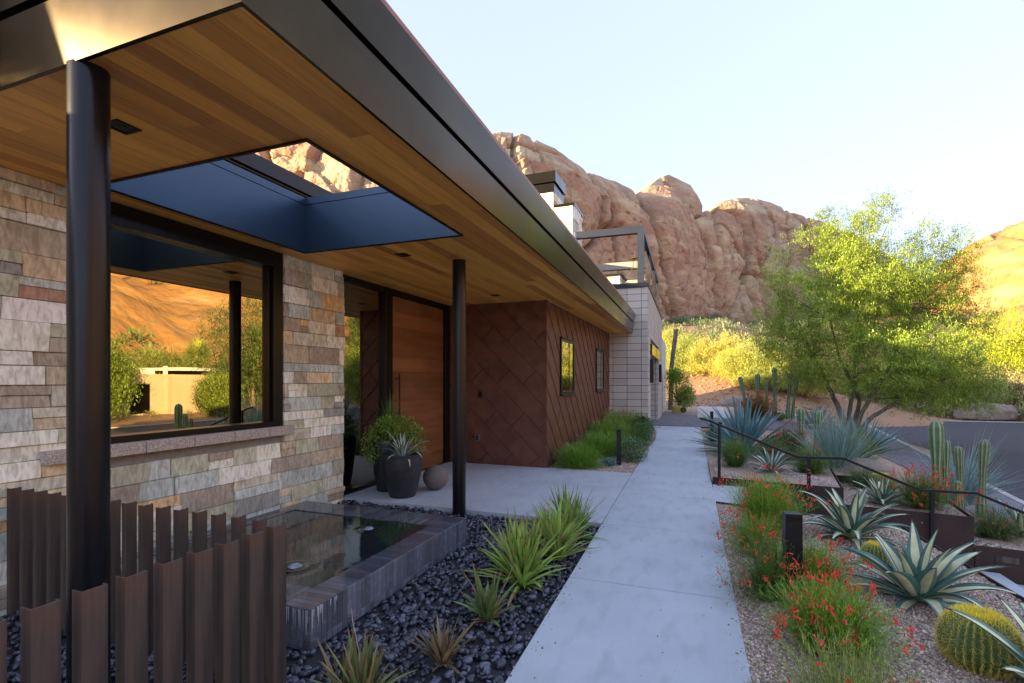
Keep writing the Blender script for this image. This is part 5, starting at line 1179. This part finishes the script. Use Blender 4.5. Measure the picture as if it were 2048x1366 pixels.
# ---- things across the street, seen in the window reflections
def nb_tree(x,y,h,rx,c,lab,seed,**k):
    return tree('street_tree',(x,y,float(Tz(x,y))),lab,[[(0,0,-.2),(.1,0,h*.35),(.2,0,h*.65)],[(0,0,0),(.3*rx,.1,h*.4),(rx*.4,0,h*.7)]],[(0,0,h*.6,rx,rx,h*.38,1),(-rx*.5,0,h*.42,rx*.6,rx*.6,h*.32,.9),(rx*.3,.2,h*.35,rx*.7,rx*.6,h*.3,.9)],2600,18,.13,c,seed,'trees across the street mirrored in the window',rt=.15,spl=.9,**k)
nb_tree(21.6,27.5,8.6,3.6,(.12,.2,.05),'big dark tree across the street, reflected at the right of the window',141)
nb_tree(21.8,17.3,4.6,1.9,(.2,.3,.05),'round green tree across the street, reflected at the left of the window',142)
nb_tree(21.3,24.4,2.7,1.1,(.24,.33,.06),'small green tree before the tan house, reflected mid window',143)
nb_tree(33.,29,4.6,3.,(.24,.3,.06),'low green tree behind the tan house in the reflection',144)
nb_tree(33.,22,4.4,3.2,(.24,.3,.06),'second low green tree behind the tan house in the reflection',145)
nh=empty('neighbour_house',(27,24.5,-.8),'flat-roofed tan stucco house across the street, seen reflected in the window','house')
MB().box(25,31,20.5,28,-1.2,1.95).build('wall',M['tanstucco'],nh);MB().box(24.6,26,23.6,25.4,-1.2,1.8).build('wing_wall',M['tanstucco'],nh)
MB().box(24.95,25.02,21.2,22.4,-.6,1.3).build('window',M['frame'],nh);MB().box(27,27.6,23.5,24.1,1.95,2.4).box(28,28.2,25.5,25.7,1.95,2.6).build('roof_vent',M['stucco'],nh)
MB().box(28.5,36,27,33,2.3,2.55).build('roof',M['stucco'],nh)
pl_=empty('fan_palm',(33,32,-.4),'fan palm with two trunks behind the tan house, reflected in the window','palm')
for (dx,dy,h) in ((0,0,4.2),(1.3,.6,3.6)):
    MB().tube([(dx,dy,-.5),(dx+.1,dy,h*.5),(dx,dy,h)],[.22,.2,.18],10).build('trunk',M['bark'],pl_,local=True)
    cb=CB();spiky('',None,None,900,1.35,.05,(.42,.46,.10),-50,85,1.1,150+int(dx),'','',cb=cb,S_=5,base=.2);V=cb.V[0]+np.array([dx,dy,h]);raw('crown',V,cb.F[0],M['leaf'],parent=pl_,cols=cb.C[0],local=True)
# ---- scrub on the slopes (cannot be counted)
def scrub(n,gen,ls,cols,seed,name='scrub'):
    r_=np.random.default_rng(seed);P=gen(r_,n);n=len(P);m_=150;ii=np.repeat(np.arange(n),m_);R_=r_.uniform(.5,1.5,n)*ls
    d=nrm(r_.normal(size=(n*m_,3)));d[:,2]=np.abs(d[:,2]);b=P[ii]+d*R_[ii][:,None]*r_.uniform(.4,1,(n*m_,1))*np.array([1,1,.8])
    V,F,_=ribbons(b,nrm(d+r_.normal(0,.6,(n*m_,3))),R_[ii]*.26,R_[ii]*.10,np.full(n*m_,.2),1,prof=lambda t:1-.5*t)
    c=np.array(cols)[r_.integers(0,len(cols),n)]*r_.uniform(.7,1.2,(n,1));tag(raw(name,V,F,M['leaf'],cols=np.repeat(c[ii],len(F)//(n*m_),0)),kind='stuff')
def gen1(r_,n):
    y=r_.uniform(70,215,n);x=r_.uniform(-40,75,n)*(.4+y/200);k=vnoise(np.stack([x/14,y/14,x*0],-1),4)>.36;x,y=x[k],y[k];return np.stack([x,y,Tz(x,y)+.2],1)
scrub(900,gen1,1.7,[(.17,.23,.1),(.22,.26,.13),(.27,.28,.17),(.15,.21,.1)],161)
def gen2(r_,n):
    x=r_.uniform(20.5,60,n);y=r_.uniform(-10,75,n);return np.stack([x,y,Tz(x,y)+.1],1)
scrub(500,gen2,.7,[(.3,.32,.12),(.26,.3,.1),(.34,.33,.16)],162)
def gen3(r_,n):
    y=r_.uniform(39,60,n);x=r_.uniform(6,45,n);return np.stack([x,y,Tz(x,y)+.1],1)
def gen4(r_,n):
    x=r_.uniform(36,150,n);y=r_.uniform(-60,140,n);k=vnoise(np.stack([x/16,y/16,x*0],-1),14)>.5;x,y=x[k],y[k]
    i=np.clip(np.searchsorted(HX,x),0,len(HX)-1);j=np.clip(np.searchsorted(HYv,y),0,len(HYv)-1);return np.stack([x,y,HZ[j,i]-.1],1)
scrub(1500,gen4,1.5,[(.22,.28,.08),(.28,.33,.09),(.18,.24,.08)],164)
scrub(420,gen3,.8,[(.3,.3,.16),(.26,.28,.12),(.38,.36,.2)],163)
# the cover on the dirt bank: stones
P=np.stack([rng.uniform(-3,8,900),rng.uniform(31,42,900),np.zeros(900)],1);P[:,2]=Tz(P[:,0],P[:,1]);scatter('rubble',I1,P,rng.uniform(.03,.12,len(P)),.6,M['gravel'],[(.34,.18,.1),(.28,.15,.09),(.36,.22,.14)],8,smooth=False,jit=.15)
# ================================================================ MOUNTAINS
def cliff(name,nodes,m,nu,nv,seed,depth=60,amp=1.,setb=.22,sc=1.,under=14,tint=None):
    nd=np.array([n+(0,)*(4-len(n)) for n in nodes],float);k=len(nd)
    t=np.linspace(0,k-1,nu);I=np.arange(k)
    px=np.interp(t,I,nd[:,0]);tt=np.interp(t,I,nd[:,1]);pt=np.interp(t,I,nd[:,2]);pb=np.interp(t,I,nd[:,3])
    ker=np.hanning(2*int(nu/k*.35)+3);ker/=ker.sum()
    sm=lambda a:np.convolve(np.pad(a,len(ker)//2,mode='edge'),ker,'valid')
    tt=sm(tt);pxs=px
    r=(pxs-1024)/FF;bx=(r*cs-sn)*tt;by=(r*sn+cs)*tt
    T=np.stack([np.gradient(bx),np.gradient(by)],1);T/=np.linalg.norm(T,axis=1)[:,None]
    B=np.stack([-T[:,1],T[:,0]],1)                    # away from camera
    B=np.stack([np.convolve(np.pad(B[:,i],40,mode='edge'),np.ones(81)/81,'valid') for i in (0,1)],1)[:nu]
    B/=np.linalg.norm(B,axis=1)[:,None]
    v=np.concatenate([np.linspace(-.12,1,nv),1+np.linspace(.01,1,40)**1.3])
    zt0=H+(HY-pt)/FF*tt;zb0=H+(HY-pb)/FF*tt;hh=zt0-zb0
    V=np.clip(v,None,1)[None,:];over=np.clip(v-1,0,None)[None,:]
    back=(setb*hh)[:,None]*(.55*np.clip(V,0,1)+.45*np.clip((V-.72)/.28,0,1)**2.2)+depth*over
    X_=bx[:,None]+B[:,0:1]*back;Y_=by[:,None]+B[:,1:2]*back
    tloc=tt[:,None]+ (B[:,0:1]*(-sn)+B[:,1:2]*cs)*(back-depth*over)
    Zp=H+(HY-(pb[:,None]+(pt-pb)[:,None]*V))/FF*tloc
    Z_=Zp-over*depth*.25-over**2*depth*.8
    P=np.stack([X_,Y_,Z_],-1)
    out=-np.stack([B[:,0:1]+0*V,B[:,1:2]+0*V,-.25+0*V*B[:,0:1]],-1);out/=np.linalg.norm(out,axis=-1,keepdims=True)
    W=P+6*sc*(np.stack([fbm(P/(22*sc),3,seed),fbm(P/(22*sc),3,seed+9),fbm(P/(22*sc),3,seed+17)],-1)-.5)
    S1=np.array([1/30.,1/30.,1/46.])/sc;d1,d2,i1=cell(W*S1,seed)
    b1=np.sqrt(np.clip(1-d1**2*1.1,0,1));crk=np.exp(-((d2-d1)/.03)**2)*(vnoise(P/(25*sc),seed+55)>.42)
    disp=6.5*sc*(b1-.6)-3.2*sc*crk+3*sc*(i1-.5)
    S2=np.array([1/7.,1/7.,1/11.])/sc;e1,e2,j1=cell(W*S2+3,seed+40)
    disp+=.8*sc*(np.sqrt(np.clip(1-e1**2*1.1,0,1))-.6)*(.4+1.1*fbm(P/(30*sc),2,seed+3))-.5*sc*np.exp(-((e2-e1)/.045)**2)*(vnoise(P/(14*sc),seed+77)>.45)
    disp+=2.6*sc*(fbm(P*np.array([1/13.,1/13.,1/8.])/sc,6,seed+60)-.5)
    led=fbm(np.stack([P[...,2]/(5*sc)+.6*vnoise(P/(40*sc),seed+5),0*P[...,2],P[...,0]*0],-1),3,seed+8);disp+=1.3*sc*(led-.5)
    c1,c2,ci=cell(np.stack([W[...,0]/(40*sc),W[...,1]/(40*sc),P[...,2]/(160*sc)],-1),seed+120);disp+=4.*sc*(ci-.5)-6.5*sc*np.exp(-((c2-c1)/.028)**2)
    sw=(P[...,2]/(13*sc)+1.3*fbm(P/(55*sc),3,seed+70)+.010*P[...,0])%1.;disp+=3.0*sc*(np.sqrt(sw)-.6)*np.clip((vnoise(P/(34*sc),seed+71)-.3)*3,0,1)
    sw2=(P[...,2]/(3.6*sc)+1.1*fbm(P/(25*sc),3,seed+72))%1.;disp+=1.3*sc*(np.sqrt(sw2)-.6)*np.clip((vnoise(P/(20*sc),seed+73)-.45)*4,0,1)
    disp+=1.0*sc*(np.abs(fbm(P*np.array([1/4.5,1/4.5,1/9.])/sc,5,seed+80)-.5)*2-.3)
    pk=vnoise(P/(1.6*sc),seed+90);disp-=1.0*sc*np.clip((pk-.78)*6,0,1)*(vnoise(P/(18*sc),seed+91)>.45)
    disp*=amp
    fade=np.clip((1-V)*9,0,1)*.75+.25
    P=P+out*(disp*np.where(over>0,.25+.35*np.clip(over*5,0,1),fade))[...,None]
    P[...,2]+=np.where(over>=0,1,0)*(1.1*sc*amp*(b1-.6)-.8*sc*crk)*np.clip((V-.9)*10,0,1)
    g=np.clip(.86+.28*(fbm(P/(9*sc),3,seed+2)),.8,1.15)
    A=np.stack([g*(1+.05*(i1-.5)),g*(1-.10*(i1-.5)),g*(1-.16*(i1-.5))],-1)
    n0,n1=P.shape[:2];i=np.arange(n0*n1).reshape(n0,n1);F=np.stack([i[:-1,:-1],i[1:,:-1],i[1:,1:],i[:-1,1:]],-1).reshape(-1,4)
    C=A[:-1,:-1].reshape(-1,3)
    return tag(raw(name,P,F,m,smooth=True,cols=C),kind='structure')
ML=[(180,150,150,655),(420,150,165,655),(600,146,205,655),(760,140,232,655),(880,134,262,655),(985,126,279,655),(1000,126,272,655),(1035,128,267,655),(1085,131,269,655),(1130,136,279,655),(1180,143,300,655),(1210,150,322,655),(1245,158,347,655),(1290,166,364,655),(1330,174,384,655),(1346,178,398,655),
 (1362,184,372,655),(1385,190,355,655),(1402,194,350,655),(1440,201,371,655),(1461,205,391,655),(1462,207,418,655),(1482,212,424,657),(1494,215,407,657),(1530,222,399,658),(1568,230,397,659),(1600,238,408,660),(1640,246,424,661),(1700,256,446,663),(1760,266,474,665),(1830,276,520,670),(1900,285,600,680)]
cliff('mountain',ML,M['rock'],1300,420,11,setb=.25)
# ================================================================ LIGHT, SKY, CAMERA
SUNAZ=(-.80,-.60);SUNEL=R(9.)
w=bpy.data.worlds.new('World');S.world=w;w.use_nodes=True;nt=w.node_tree;bg=nt.nodes['Background']
sky=nt.nodes.new('ShaderNodeTexSky');sky.sky_type='NISHITA';sky.sun_disc=False;sky.sun_elevation=SUNEL;sky.sun_rotation=math.atan2(SUNAZ[0],SUNAZ[1])
sky.altitude=400;sky.air_density=1.;sky.dust_density=1.1;sky.ozone_density=1.
hs=nt.nodes.new('ShaderNodeHueSaturation');hs.inputs['Saturation'].default_value=.85;nt.links.new(sky.outputs[0],hs.inputs['Color']);tn=nt.nodes.new('ShaderNodeMix');tn.data_type='RGBA';tn.blend_type='MULTIPLY';tn.inputs[0].default_value=1;tn.inputs[7].default_value=(.98,.92,1.07,1);nt.links.new(hs.outputs[0],tn.inputs[6]);pb=nt.nodes.new('ShaderNodeMix');pb.data_type='RGBA';pb.inputs[0].default_value=.8;pb.inputs[7].default_value=(.82,.95,1.40,1);nt.links.new(tn.outputs[2],pb.inputs[6]);nt.links.new(pb.outputs[2],bg.inputs[0]);bg.inputs[1].default_value=.15
sl=bpy.data.lights.new('sun','SUN');sl.energy=3.2;sl.angle=R(.5);sl.color=(1.,.74,.42)
so_=bpy.data.objects.new('sun',sl);COL.objects.link(so_);so_['kind']='helper'
tos=Vector((SUNAZ[0]*math.cos(SUNEL),SUNAZ[1]*math.cos(SUNEL),math.sin(SUNEL))).normalized();so_.rotation_euler=tos.to_track_quat('Z','Y').to_euler();so_.location=(-20,-20,20)
cam=bpy.data.cameras.new('camera');co=bpy.data.objects.new('camera',cam);COL.objects.link(co);S.camera=co
co.location=(0,0,H);co.rotation_euler=(R(90),0,TH);cam.sensor_width=36;cam.lens=FF/2048*36;cam.shift_y=(HY-683)/2048;cam.clip_start=.05;cam.clip_end=3000
S.view_settings.view_transform='Standard';S.view_settings.look='None';S.view_settings.gamma=1;S.view_settings.exposure=2.65
S.cycles.use_denoising=True
try: S.cycles.denoiser='OPENIMAGEDENOISE'
except Exception: pass
S.cycles.max_bounces=7;S.cycles.diffuse_bounces=4;S.cycles.glossy_bounces=4;S.cycles.transparent_max_bounces=6;S.cycles.sample_clamp_indirect=8
